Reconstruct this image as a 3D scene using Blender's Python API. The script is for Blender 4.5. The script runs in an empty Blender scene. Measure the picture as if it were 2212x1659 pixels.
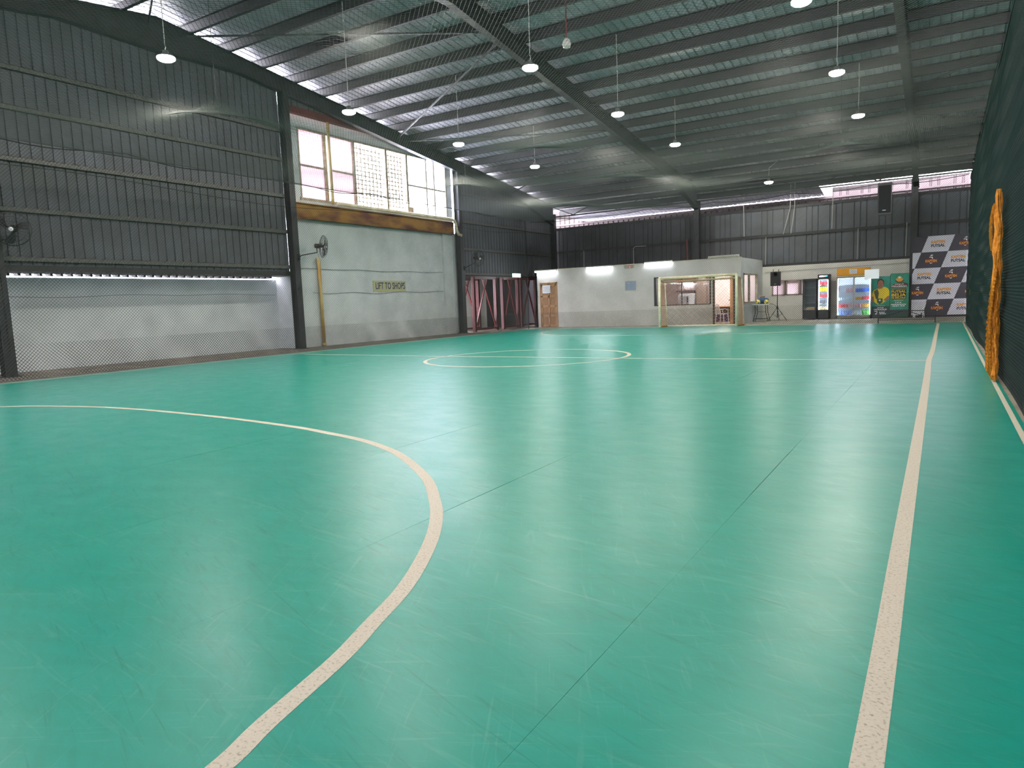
import bpy, math, random
from mathutils import Vector, Matrix
random.seed(7)
PI = math.pi
sc = bpy.context.scene
COL = sc.collection

# ------------------------------------------------------------------ camera
yaw, pitch, roll, FPX, CH = 0.5565, -0.11546, -0.0389, 1500.0, 1.27
fw = Vector((-math.sin(yaw)*math.cos(pitch), math.cos(yaw)*math.cos(pitch), math.sin(pitch)))
rt = Vector((math.cos(yaw), math.sin(yaw), 0))
up = rt.cross(fw)
r2 = rt*math.cos(roll) + up*math.sin(roll)
u2 = -rt*math.sin(roll) + up*math.cos(roll)
cam_d = bpy.data.cameras.new('camera'); cam = bpy.data.objects.new('camera', cam_d); COL.objects.link(cam)
cam.matrix_world = Matrix(((r2.x, u2.x, -fw.x, 0), (r2.y, u2.y, -fw.y, 0), (r2.z, u2.z, -fw.z, CH), (0, 0, 0, 1)))
cam_d.sensor_width = 36; cam_d.lens = FPX/2212*36; cam_d.clip_start = 0.05; cam_d.clip_end = 300
sc.camera = cam
sc.view_settings.view_transform = 'Standard'; sc.view_settings.look = 'None'
sc.view_settings.gamma = 1; sc.view_settings.use_curve_mapping = False
sc.view_settings.exposure = 1.46
cy = sc.cycles; cy.max_bounces = 7; cy.diffuse_bounces = 4; cy.glossy_bounces = 3; cy.transmission_bounces = 4; cy.transparent_max_bounces = 10; cy.caustics_reflective = False; cy.caustics_refractive = False; cy.sample_clamp_indirect = 12; cy.adaptive_threshold = 0.02
# ------------------------------------------------------------------ world: bright overcast sky, faintly violet
SKY = 15.0
LAMP = 250.0
TUBE = 46.0
W = bpy.data.worlds.new('overcast_sky'); sc.world = W; W.use_nodes = True
wn = W.node_tree.nodes; bg = wn['Background']
bg.inputs[0].default_value = (0.93, 0.88, 1.0, 1); bg.inputs[1].default_value = SKY

# ------------------------------------------------------------------ materials
def lin(c):
    return tuple(((v/255)/12.92 if v/255 <= 0.04045 else ((v/255+0.055)/1.055)**2.4) for v in c) + (1,)
def newmat(name):
    m = bpy.data.materials.new(name); m.use_nodes = True
    return m, m.node_tree, m.node_tree.nodes['Principled BSDF']
def mat(name, rgb, rough=0.6, metal=0.0, rgb2=None, scale=4.0, bump=0.0, bscale=60.0, spec=0.5, stretch=None, thr=(0.35, 0.65), detail=4):
    m, nt, p = newmat(name)
    p.inputs['Roughness'].default_value = rough; p.inputs['Metallic'].default_value = metal
    p.inputs['Specular IOR Level'].default_value = spec
    p.inputs['Base Color'].default_value = lin(rgb)
    N, L = nt.nodes, nt.links
    if rgb2 or bump:
        tc = N.new('ShaderNodeTexCoord'); mp = N.new('ShaderNodeMapping'); L.new(tc.outputs['Object'], mp.inputs[0])
        if stretch: mp.inputs['Scale'].default_value = stretch
    if rgb2:
        no = N.new('ShaderNodeTexNoise'); no.inputs['Scale'].default_value = scale; no.inputs['Detail'].default_value = detail
        L.new(mp.outputs[0], no.inputs['Vector'])
        cr = N.new('ShaderNodeValToRGB'); cr.color_ramp.elements[0].position = thr[0]; cr.color_ramp.elements[1].position = thr[1]
        cr.color_ramp.elements[0].color = lin(rgb); cr.color_ramp.elements[1].color = lin(rgb2)
        L.new(no.outputs['Fac'], cr.inputs[0]); L.new(cr.outputs[0], p.inputs['Base Color'])
    if bump:
        nb = N.new('ShaderNodeTexNoise'); nb.inputs['Scale'].default_value = bscale; nb.inputs['Detail'].default_value = 3
        L.new(mp.outputs[0], nb.inputs['Vector'])
        b = N.new('ShaderNodeBump'); b.inputs['Strength'].default_value = bump; b.inputs['Distance'].default_value = 0.02
        L.new(nb.outputs['Fac'], b.inputs['Height']); L.new(b.outputs[0], p.inputs['Normal'])
    return m
def emis(name, rgb, s):
    m, nt, p = newmat(name)
    p.inputs['Base Color'].default_value = lin(rgb); p.inputs['Emission Color'].default_value = lin(rgb)
    p.inputs['Emission Strength'].default_value = s
    return m
def glassmat(name, tint=(255, 255, 255), refl=0.12):
    m, nt, p = newmat(name); N, L = nt.nodes, nt.links; N.remove(p)
    t = N.new('ShaderNodeBsdfTransparent'); t.inputs[0].default_value = lin(tint)
    g = N.new('ShaderNodeBsdfGlossy'); g.inputs['Roughness'].default_value = 0.03
    mx = N.new('ShaderNodeMixShader'); mx.inputs[0].default_value = refl
    L.new(t.outputs[0], mx.inputs[1]); L.new(g.outputs[0], mx.inputs[2]); L.new(mx.outputs[0], N['Material Output'].inputs[0])
    return m
def frostmat(name, rgb, tr=0.75):
    m, nt, p = newmat(name); N, L = nt.nodes, nt.links
    p.inputs['Base Color'].default_value = lin(rgb); p.inputs['Roughness'].default_value = 0.35
    t = N.new('ShaderNodeBsdfTranslucent'); t.inputs[0].default_value = lin(rgb)
    mx = N.new('ShaderNodeMixShader'); mx.inputs[0].default_value = tr
    L.new(p.outputs[0], mx.inputs[1]); L.new(t.outputs[0], mx.inputs[2]); L.new(mx.outputs[0], N['Material Output'].inputs[0])
    return m

def court_material():
    m, nt, p = newmat('green_vinyl'); N, L = nt.nodes, nt.links
    tc = N.new('ShaderNodeTexCoord')
    def noise(scale, rot=0, st=(1, 1, 1), detail=5, dist=0.0):
        m1 = N.new('ShaderNodeMapping'); m1.inputs['Rotation'].default_value = (0, 0, math.radians(rot))
        m1.inputs['Location'].default_value = (rot*0.37, rot*0.11, 0); L.new(tc.outputs['Object'], m1.inputs[0])
        mp = N.new('ShaderNodeMapping'); mp.inputs['Scale'].default_value = st; L.new(m1.outputs[0], mp.inputs[0])
        n = N.new('ShaderNodeTexNoise'); n.inputs['Scale'].default_value = scale; n.inputs['Detail'].default_value = detail; n.inputs['Distortion'].default_value = dist
        L.new(mp.outputs[0], n.inputs['Vector']); return n.outputs['Fac']
    def ramp(fac, a, b, ca=(0, 0, 0, 1), cb=(1, 1, 1, 1)):
        r = N.new('ShaderNodeValToRGB'); r.color_ramp.elements[0].position = a; r.color_ramp.elements[1].position = b
        r.color_ramp.elements[0].color = ca; r.color_ramp.elements[1].color = cb; L.new(fac, r.inputs[0]); return r.outputs[0]
    def mix(fac, a, b, k=1.0):
        x = N.new('ShaderNodeMix'); x.data_type = 'RGBA'
        if k != 1.0:
            mu = N.new('ShaderNodeMath'); mu.operation = 'MULTIPLY'; mu.inputs[1].default_value = k; L.new(fac, mu.inputs[0]); fac = mu.outputs[0]
        L.new(fac, x.inputs[0])
        for s, v in ((6, a), (7, b)):
            if isinstance(v, tuple): x.inputs[s].default_value = v
            else: L.new(v, x.inputs[s])
        return x.outputs[2]
    base = ramp(noise(0.55, 0, detail=3), 0.32, 0.68, lin((2, 131, 113)), lin((18, 129, 114)))
    base = mix(ramp(noise(2.2, 20, (1, 1.8, 1), 3, 0.3), 0.35, 0.8), base, lin((48, 132, 117)), 0.25)
    base = mix(ramp(noise(5, -15, (0.35, 2.2, 1), 4, 0.3), 0.42, 0.8), base, lin((4, 108, 86)), 0.28)
    base = mix(ramp(noise(14, 33, (0.25, 1.6, 1), 4, 0.4), 0.5, 0.8), base, lin((30, 94, 80)), 0.22)
    s1 = ramp(noise(16, 8, (0.10, 1.5, 1), 3, 1.6), 0.58, 0.76)
    s2 = ramp(noise(20, -28, (0.12, 1.5, 1), 3, 1.9), 0.60, 0.77)
    s3 = ramp(noise(18, 62, (0.12, 1.5, 1), 3, 1.8), 0.60, 0.78)
    s4 = ramp(noise(22, 20, (0.10, 1.5, 1), 3, 1.4), 0.60, 0.76)
    base = mix(s1, base, lin((98, 156, 140)), 0.24)
    base = mix(s2, base, lin((96, 152, 136)), 0.24)
    base = mix(s3, base, lin((104, 156, 142)), 0.22)
    base = mix(s4, base, lin((14, 76, 64)), 0.34)
    L.new(base, p.inputs['Base Color'])
    rr = ramp(noise(2.6, 10, (1, 1.5, 1), 4, 0.3), 0.2, 0.8, (0.29, 0.29, 0.29, 1), (0.38, 0.38, 0.38, 1))
    L.new(rr, p.inputs['Roughness'])
    p.inputs['Specular IOR Level'].default_value = 0.18
    b = N.new('ShaderNodeBump'); b.inputs['Strength'].default_value = 0.10; b.inputs['Distance'].default_value = 0.003
    L.new(noise(22, 12, (0.3, 1.6, 1), 5, 0.3), b.inputs['Height'])
    b2 = N.new('ShaderNodeBump'); b2.inputs['Strength'].default_value = 0.06; b2.inputs['Distance'].default_value = 0.003
    L.new(s1, b2.inputs['Height']); L.new(b.outputs[0], b2.inputs['Normal']); L.new(b2.outputs[0], p.inputs['Normal'])
    return m

M = {}
M['court'] = court_material()
M['line'] = mat('line_paint', (178, 169, 152), 0.6, rgb2=(124, 115, 98), scale=85, thr=(0.54, 0.74), detail=8, bump=0.2, bscale=80)
M['concrete'] = mat('concrete', (128, 120, 106), 0.8, rgb2=(92, 84, 72), scale=2.2, bump=0.3)
M['kerb'] = mat('pale_concrete', (168, 165, 150), 0.75, rgb2=(140, 136, 120), scale=3, bump=0.2)
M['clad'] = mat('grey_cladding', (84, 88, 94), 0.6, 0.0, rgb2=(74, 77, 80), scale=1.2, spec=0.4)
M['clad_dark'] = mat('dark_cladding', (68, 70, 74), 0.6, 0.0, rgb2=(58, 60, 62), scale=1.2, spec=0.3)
M['roof'] = mat('roof_foil', (158, 158, 168), 0.5, 0.0, rgb2=(134, 135, 142), scale=1.6, stretch=(3, 0.6, 1), spec=0.4)
M['steel'] = mat('dark_steel', (44, 47, 48), 0.5, 0.1, rgb2=(35, 37, 38), scale=3)
M['girt'] = mat('girt_steel', (98, 98, 94), 0.6, 0.1, rgb2=(74, 74, 72), scale=22)
M['purlin'] = mat('purlin_steel', (40, 41, 41), 0.6, 0.0, rgb2=(33, 34, 34), scale=5)
M['white_wall'] = mat('white_plaster', (204, 210, 211), 0.75, rgb2=(186, 192, 193), scale=1.1, bump=0.15, bscale=14)
M['part_wall'] = mat('grey_partition', (208, 208, 201), 0.7, rgb2=(192, 192, 184), scale=0.9, bump=0.1, bscale=10)
M['block_wall'] = mat('block_wall', (214, 213, 206), 0.75, rgb2=(198, 196, 188), scale=1.4, bump=0.2, bscale=12)
M['facade'] = mat('pink_facade', (58, 48, 48), 0.7, rgb2=(48, 39, 39), scale=0.8)
M['net'] = mat('net_twine', (50, 54, 52), 0.8)
M['net_top'] = mat('ceiling_twine', (62, 68, 64), 0.7)
M['net_green'] = mat('green_twine', (40, 53, 51), 0.75)
M['rope'] = mat('black_rope', (30, 32, 32), 0.8)
M['rust'] = mat('rusty_yellow', (150, 108, 40), 0.7, rgb2=(92, 42, 30), scale=1.0, thr=(0.42, 0.62), stretch=(1, 0.8, 2))
M['maroon'] = mat('maroon_steel', (104, 48, 44), 0.65, rgb2=(80, 36, 34), scale=2)
M['red'] = mat('red_steel', (92, 17, 21), 0.45, rgb2=(70, 13, 17), scale=2)
M['frame_white'] = mat('cream_frame', (176, 168, 152), 0.6, rgb2=(146, 132, 112), scale=6)
M['cream_pipe'] = mat('cream_pipe', (206, 200, 176), 0.5, rgb2=(180, 168, 132), scale=3)
M['yellow_pipe'] = mat('stained_pipe', (190, 184, 130), 0.55, rgb2=(176, 140, 70), scale=2, stretch=(1, 1, 0.5))
M['clear'] = glassmat('clear_glass', (235, 240, 245), 0.08)
M['frost'] = frostmat('frosted_glass', (176, 164, 166), 0.6)
M['frost2'] = frostmat('pink_frosted_glass', (255, 246, 248), 0.92)
M['lamp_on'] = emis('lamp_diffuser', (255, 252, 238), LAMP)
M['tube_on'] = emis('tube_lit', (240, 244, 255), TUBE)
M['tube_off'] = mat('tube_unlit', (196, 196, 186), 0.4)
M['tube_room'] = emis('room_tube', (255, 246, 240), 190.0)
M['lampgrey'] = mat('lamp_aluminium', (150, 150, 150), 0.4, 0.6)
M['white'] = mat('white_plastic', (225, 226, 226), 0.4)
M['black'] = mat('black_plastic', (24, 24, 27), 0.45)
M['blackm'] = mat('black_metal', (20, 20, 21), 0.4, 0.3)
M['grille'] = mat('speaker_grille', (30, 30, 33), 0.7, bump=0.5, bscale=220)
M['badge'] = mat('grey_badge', (170, 170, 175), 0.4)
M['wood'] = mat('door_wood', (172, 132, 82), 0.5, rgb2=(150, 110, 66), scale=5, stretch=(4, 4, 0.5))
M['wood2'] = mat('pale_door_wood', (214, 166, 112), 0.5, rgb2=(196, 146, 94), scale=5, stretch=(4, 4, 0.5))
M['panelwood'] = mat('door_panel_wood', (150, 112, 66), 0.55, rgb2=(134, 98, 56), scale=6, stretch=(4, 4, 0.5))
M['paper'] = mat('paper', (228, 232, 236), 0.7)
M['print'] = mat('printed_grey', (165, 168, 172), 0.7)
M['goal'] = mat('goal_paint', (216, 222, 196), 0.5, rgb2=(198, 196, 160), scale=5)
M['gold'] = mat('orange_net', (206, 132, 16), 0.8, rgb2=(166, 98, 10), scale=20)
M['goalnet'] = mat('rust_net', (172, 132, 98), 0.8)
M['signbg'] = mat('sign_cream', (178, 178, 132), 0.6)
M['navy'] = mat('navy_letter', (34, 44, 96), 0.6)
M['ban_dark'] = mat('banner_navy', (30, 28, 44), 0.45, rgb2=(44, 32, 52), scale=1)
M['ban_white'] = mat('banner_white', (208, 208, 220), 0.45)
M['b_orange'] = mat('print_orange', (224, 150, 40), 0.5)
M['b_red'] = mat('print_dark_red', (96, 26, 30), 0.5)
M['b_black'] = mat('print_black', (22, 20, 34), 0.5)
M['b_white'] = mat('print_white', (232, 232, 236), 0.5)
M['b_green'] = mat('banner_green', (14, 126, 92), 0.45, rgb2=(20, 150, 132), scale=2.2, thr=(0.4, 0.6))
M['b_dgreen'] = mat('banner_dark_green', (14, 52, 52), 0.45, rgb2=(10, 66, 58), scale=2)
M['b_yellow'] = mat('print_yellow', (232, 208, 20), 0.5)
M['b_skin'] = mat('print_skin', (160, 104, 74), 0.5)
M['b_olive'] = mat('print_olive', (66, 70, 40), 0.5)
M['b_emb'] = mat('print_emblem_green', (50, 92, 30), 0.5)
M['fr_glow'] = emis('fridge_light', (236, 242, 255), 24.0)
M['fr_in'] = mat('fridge_liner', (222, 226, 232), 0.5)
M['fr_shelf'] = mat('fridge_shelf', (190, 200, 196), 0.4)
M['fr_grey'] = mat('fridge_grey', (160, 156, 146), 0.4)
M['hdr'] = mat('yellow_header', (226, 158, 24), 0.5)
M['bluepl'] = mat('blue_bag', (26, 70, 120), 0.6)
M['ballc'] = mat('ball_yellow', (214, 206, 90), 0.5)
M['ballb'] = mat('ball_patch', (24, 70, 110), 0.5)
M['tan'] = mat('tan_basket', (206, 182, 150), 0.7)
M['tabletop'] = mat('table_top', (206, 214, 224), 0.4)
M['purple'] = mat('purple_cloth', (52, 34, 92), 0.8)
M['blackcloth'] = mat('dark_table', (28, 20, 28), 0.7)
M['orangepl'] = mat('orange_board', (226, 110, 40), 0.5)
M['room'] = mat('room_wall', (244, 228, 224), 0.8)
M['cabinet'] = mat('cabinet_grey', (160, 142, 136), 0.5)
M['pillar'] = mat('brown_grey_pillar', (136, 118, 106), 0.7)
M['knob'] = mat('chrome_knob', (230, 225, 210), 0.25, 0.8)
M['cable'] = mat('grey_cable', (120, 126, 124), 0.6)
M['conduit'] = mat('pale_conduit', (176, 176, 170), 0.5)
M['redled'] = emis('red_led', (255, 40, 60), 4.0)
M['exit'] = emis('exit_panel', (190, 226, 214), 0.9)
M['hdrglow'] = emis('header_letters', (255, 255, 255), 1.6)
M['cyan'] = emis('header_mark', (60, 180, 230), 1.2)
M['fangrille'] = mat('fan_wire', (40, 40, 38), 0.5, 0.3)
M['fanmotor'] = mat('fan_motor', (52, 34, 32), 0.5)

# ------------------------------------------------------------------ mesh builder
ORG = {}
class MB:
    def __init__(s): s.v = []; s.f = []
    def add(s, vs, fs):
        o = len(s.v); s.v += [tuple(p) for p in vs]; s.f += [tuple(i+o for i in f) for f in fs]; return s
    def box(s, x0, y0, z0, x1, y1, z1):
        x0, x1 = min(x0, x1), max(x0, x1); y0, y1 = min(y0, y1), max(y0, y1); z0, z1 = min(z0, z1), max(z0, z1)
        return s.add([(x0, y0, z0), (x1, y0, z0), (x1, y1, z0), (x0, y1, z0), (x0, y0, z1), (x1, y0, z1), (x1, y1, z1), (x0, y1, z1)],
                     [(0, 3, 2, 1), (4, 5, 6, 7), (0, 1, 5, 4), (1, 2, 6, 5), (2, 3, 7, 6), (3, 0, 4, 7)])
    def bbox(s, x0, y0, z0, x1, y1, z1, b=0.01):
        # box with chamfered vertical and horizontal edges (two nested rings)
        pts = []
        for z, k in ((z0, b), (z0+b, 0), (z1-b, 0), (z1, b)):
            a0, a1, c0, c1 = x0+k, x1-k, y0+k, y1-k; e = b*0.7
            pts += [(a0+e, c0, z), (a1-e, c0, z), (a1, c0+e, z), (a1, c1-e, z), (a1-e, c1, z), (a0+e, c1, z), (a0, c1-e, z), (a0, c0+e, z)]
        fs = [tuple(reversed(range(8))), tuple(range(24, 32))]
        for r in range(3):
            for i in range(8): fs.append((r*8+i, r*8+(i+1) % 8, (r+1)*8+(i+1) % 8, (r+1)*8+i))
        return s.add(pts, fs)
    def bar(s, p, q, w, h=None, upv=(0, 0, 1)):
        h = h or w; p = Vector(p); q = Vector(q); d = (q-p).normalized(); u = Vector(upv)
        if abs(d.dot(u)) > 0.95: u = Vector((1, 0, 0))
        a = d.cross(u).normalized()*w/2; b = a.cross(d).normalized()*h/2
        vs = [p-a-b, p+a-b, p+a+b, p-a+b, q-a-b, q+a-b, q+a+b, q-a+b]
        return s.add(vs, [(0, 3, 2, 1), (4, 5, 6, 7), (0, 1, 5, 4), (1, 2, 6, 5), (2, 3, 7, 6), (3, 0, 4, 7)])
    def tube(s, pts, r, n=8, caps=True):
        pts = [Vector(p) for p in pts]; R = r if isinstance(r, (list, tuple)) else [r]*len(pts)
        ref = None; rings = []
        for i, p in enumerate(pts):
            d = (pts[min(i+1, len(pts)-1)]-pts[max(i-1, 0)])
            d = d.normalized() if d.length > 1e-9 else Vector((0, 0, 1))
            if ref is None: ref = Vector((0, 0, 1)) if abs(d.z) < 0.9 else Vector((1, 0, 0))
            a = d.cross(ref).normalized(); b = a.cross(d).normalized(); ref = b
            rings.append([p+(a*math.cos(2*PI*k/n)+b*math.sin(2*PI*k/n))*R[i] for k in range(n)])
        vs = [v for rg in rings for v in rg]; fs = []
        for i in range(len(pts)-1):
            for k in range(n): fs.append((i*n+k, i*n+(k+1) % n, (i+1)*n+(k+1) % n, (i+1)*n+k))
        if caps and n > 2: fs.append(tuple(reversed(range(n)))); fs.append(tuple(range(len(vs)-n, len(vs))))
        return s.add(vs, fs)
    def lathe(s, prof, c=(0, 0, 0), axis=(0, 0, 1), n=16):
        c = Vector(c); ax = Vector(axis).normalized(); ref = Vector((1, 0, 0)) if abs(ax.x) < 0.9 else Vector((0, 1, 0))
        a = ax.cross(ref).normalized(); b = ax.cross(a).normalized(); vs = []; fs = []
        for r, h in prof:
            for k in range(n): vs.append(c+ax*h+(a*math.cos(2*PI*k/n)+b*math.sin(2*PI*k/n))*max(r, 1e-4))
        for i in range(len(prof)-1):
            for k in range(n): fs.append((i*n+k, i*n+(k+1) % n, (i+1)*n+(k+1) % n, (i+1)*n+k))
        fs.append(tuple(reversed(range(n)))); fs.append(tuple(range(len(vs)-n, len(vs))))
        return s.add(vs, fs)
    def prism(s, poly, ext):
        n = len(poly); e = Vector(ext); P = [Vector(p) for p in poly]
        return s.add(P+[p+e for p in P], [tuple(reversed(range(n))), tuple(range(n, 2*n))]+[(i, (i+1) % n, n+(i+1) % n, n+i) for i in range(n)])
    def ball(s, c, r, n=12, sz=1.0):
        return s.lathe([(r*math.sin(PI*i/n), -r*math.cos(PI*i/n)*sz) for i in range(n+1)], c, (0, 0, 1), n*2)
    def ribbon(s, path, w, z0, z1):
        # flat painted band with thickness following a 2-D path
        P = [Vector((p[0], p[1])) for p in path]; Lf = []; Rf = []
        for i, p in enumerate(P):
            d = (P[min(i+1, len(P)-1)]-P[max(i-1, 0)]).normalized(); n = Vector((-d.y, d.x))*w/2
            Lf.append(p+n); Rf.append(p-n)
        vs = []; fs = []
        for a, b in zip(Lf, Rf): vs += [(a.x, a.y, z1), (b.x, b.y, z1), (a.x, a.y, z0), (b.x, b.y, z0)]
        for i in range(len(P)-1):
            k = 4*i; fs += [(k, k+1, k+5, k+4), (k, k+4, k+6, k+2), (k+1, k+3, k+7, k+5)]
        return s.add(vs, fs)
    def mesh(s, name, org=(0, 0, 0), smooth=False):
        me = bpy.data.meshes.new(name)
        me.from_pydata([(a-org[0], b-org[1], c-org[2]) for a, b, c in s.v], [], s.f)
        if smooth: me.polygons.foreach_set('use_smooth', [True]*len(me.polygons))
        me.update(); return me
def tag(o, label=None, cat=None, group=None, kind=None):
    if label: o['label'] = label
    if cat: o['category'] = cat
    if group: o['group'] = group
    if kind: o['kind'] = kind
    return o
def thing(name, label, cat, loc=(0, 0, 0), group=None, kind=None):
    o = bpy.data.objects.new(name, None); COL.objects.link(o); o.location = loc; o.empty_display_size = 0.2
    ORG[o.name] = tuple(loc); return tag(o, label, cat, group, kind)
def obj(name, mb, m, parent=None, smooth=False, label=None, kind=None, org=None):
    og = ORG[parent.name] if parent is not None else (org or (0, 0, 0))
    me = mb.mesh(name, og, smooth); me.materials.append(m)
    o = bpy.data.objects.new(name, me); COL.objects.link(o)
    if parent is not None: o.parent = parent
    else: o.location = og
    ORG[o.name] = og
    return tag(o, label, kind=kind)
def copy_tree(o, parent=None):
    c = o.copy(); COL.objects.link(c); c.parent = parent
    for ch in list(o.children): copy_tree(ch, c)
    return c
def place(proto, loc, rz=0, label=None, group=None, first=False, s=None):
    o = proto if first else copy_tree(proto)
    o.location = loc; o.rotation_euler = (0, 0, rz)
    if s: o.scale = (s, s, s)
    if label: o['label'] = label
    if group: o['group'] = group
    return o
def text_mesh(txt, size, bold=0.0, shear=0.0):
    cu = bpy.data.curves.new('text', 'FONT'); cu.body = txt; cu.size = size; cu.align_x = 'CENTER'; cu.align_y = 'CENTER'
    cu.offset = bold; cu.shear = shear; cu.extrude = 0.002; cu.resolution_u = 3
    o = bpy.data.objects.new('text', cu); COL.objects.link(o)
    bpy.context.view_layer.update()
    me = bpy.data.meshes.new_from_object(o.evaluated_get(bpy.context.evaluated_depsgraph_get()))
    bpy.data.objects.remove(o); bpy.data.curves.remove(cu)
    return me
def text(name, txt, m, parent, c, width, height, facing='-Y', bold=0.0, shear=0.0):
    """Lettering scaled to width x height, standing upright at world point c; facing -Y or +X."""
    me = text_mesh(txt, 1.0, bold, shear)
    xs = [v.co.x for v in me.vertices]; ys = [v.co.y for v in me.vertices]
    sx = width/(max(xs)-min(xs)); sy = height/(max(ys)-min(ys)); mx = (max(xs)+min(xs))/2; my = (max(ys)+min(ys))/2
    og = ORG[parent.name]
    for v in me.vertices:
        a = (v.co.x-mx)*sx; b = (v.co.y-my)*sy; d = v.co.z
        if facing == '-Y': w = Vector((c[0]+a, c[1]-d, c[2]+b))
        else: w = Vector((c[0]+d, c[1]+a, c[2]+b))
        v.co = w-Vector(og)
    me.materials.clear(); me.materials.append(m)
    o = bpy.data.objects.new(name, me); COL.objects.link(o); o.parent = parent; ORG[o.name] = og
    return o

# ------------------------------------------------------------------ key dimensions
XL, YF = -18.75, 35.2               # left and far steel lines
YR = 12.2                            # ridge
XR = 17.0; YN = -10.8                # right and near ends of the hall
def ztop(y): return 9.5-0.1275*abs(y-YR)      # top of rafters
def lerp(a, b, t): return a+(b-a)*t

# ================================================================== FLOOR
floor = thing('floor', 'green vinyl court floor laid in long strips with worn white lines', 'floor', kind='structure')
b = MB().box(-22, YN-1, -0.3, XR+1, 44, -0.004); obj('concrete_slab', b, M['concrete'], floor)
b = MB().box(-17.6, 29.36, -0.004, XR, YF+0.2, 0.001); obj('concrete_apron', b, M['kerb'], floor)
edges = [0.66, -1.01]+[-1.01-1.594*k for k in range(1, 11)]+[-17.06]
edges = [e for e in edges if e > -17.0]+[-17.06]
def seam(x, y, s): return 0.0003+0.0026*max(0, math.sin(y*1.3+x*5)*math.sin(y*0.37+x))
for i in range(len(edges)-1):
    xa, xb = edges[i+1], edges[i]
    b = MB(); ys = [-4+0.5*k for k in range(67)]; ys = [y for y in ys if y < 29.3]+[29.36]
    vs = []; fs = []
    for y in ys:
        l = xa+seam(xa, y, 0); r = xb-seam(xb, y, 1)
        vs += [(l, y, -0.004), (l, y, 0), (r, y, 0), (r, y, -0.004)]
    for k in range(len(ys)-1):
        q = 4*k
        for a, c in ((0, 1), (1, 2), (2, 3)): fs.append((q+a, q+c, q+4+c, q+4+a))
    b.add(vs, fs); obj('court_mat', b, M['court'], floor)
# neighbouring court beyond the right net
b = MB().box(1.1, -6, -0.004, 16.5, 29.3, 0.0); obj('court_mat', b, M['court'], floor)
def crom(P, n=8):
    out = []
    for i in range(len(P)-1):
        p0 = P[max(i-1, 0)]; p1 = P[i]; p2 = P[i+1]; p3 = P[min(i+2, len(P)-1)]
        for k in range(n):
            t = k/n
            out.append(tuple(0.5*((2*p1[j])+(-p0[j]+p2[j])*t+(2*p0[j]-5*p1[j]+4*p2[j]-p3[j])*t*t+(-p0[j]+3*p1[j]-3*p2[j]+p3[j])*t**3) for j in (0, 1)))
    return out+[P[-1]]
Z0, Z1 = 0.0, 0.0012
def painted(path, w=0.08): obj('painted_line', MB().ribbon(path, w, Z0, Z1), M['line'], floor)
painted(crom([(-0.15, -3.9), (-0.14, 1.9), (-0.145, 4), (-0.155, 8.7), (-0.165, 11.7), (-0.18, 14.1), (-0.15, 16.5), (-0.14, 21), (-0.12, 28.8)]), 0.082)
painted([(-16.82, -3.9), (-16.82, 28.8)], 0.07)
painted([(-16.8, 14.45), (-14.6, 14.3), (-11.7, 14.13), (-5.8, 14.02), (-0.2, 14.08)], 0.07)
painted([(-16.8, 28.76), (-0.12, 28.76)], 0.07)
painted([(0.6, -3.9), (0.60, 6.7), (0.6, 14), (0.62, 29.3)], 0.045)
painted([(-8.33+2.39*math.cos(2*PI*k/64), 14.1+2.39*math.sin(2*PI*k/64)) for k in range(65)], 0.085)
near = [(-15.1, 0.6), (-14.6, 2.2), (-13.6, 3.7), (-12.24, 4.82), (-11.45, 5.14), (-10.57, 5.34), (-9.54, 5.42), (-8.4, 5.40), (-7.36, 5.34), (-6.08, 5.19), (-5.5, 5.07), (-4.82, 4.9),
        (-4.25, 4.66), (-3.82, 4.40), (-3.23, 3.94), (-2.82, 3.51), (-2.58, 3.22), (-2.37, 2.91), (-2.18, 2.57), (-2.04, 2.27), (-1.94, 1.97), (-1.85, 1.70), (-1.76, 1.30), (-1.70, 1.08), (-1.64, 0.6), (-1.62, -0.4)]
painted(crom(near, 6), 0.08)
far = [(-14.95, 28.72), (-14.85, 27.3), (-14.4, 25.7), (-13.5, 24.3), (-12.2, 23.4), (-10.2, 22.92), (-8.5, 22.85), (-7, 22.97), (-5.1, 23.55), (-3.75, 24.65), (-2.85, 26.1), (-2.4, 27.3), (-2.22, 28.72)]
painted(crom(far, 8), 0.085)

# ================================================================== corrugated sheets
def corr(name, parent, m, u0, u1, bot, top, out, pitch=0.25, g=0.05, d=0.032):
    us = []; k = math.ceil((u0+1e-6)/pitch)
    us.append((u0, 0))
    while k*pitch < u1-g:
        c = k*pitch
        if c-g/2 > u0: us += [(c-g/2, 0), (c-g*0.28, 1), (c+g*0.28, 1), (c+g/2, 0)]
        k += 1
    us.append((u1, 0)); out = Vector(out); vs = []; fs = []
    for u, o in us: vs += [Vector(bot(u))+out*d*o, Vector(top(u))+out*d*o]
    for i in range(len(us)-1): fs.append((2*i, 2*i+2, 2*i+3, 2*i+1))
    return obj(name, MB().add(vs, fs), m, parent)

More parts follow.
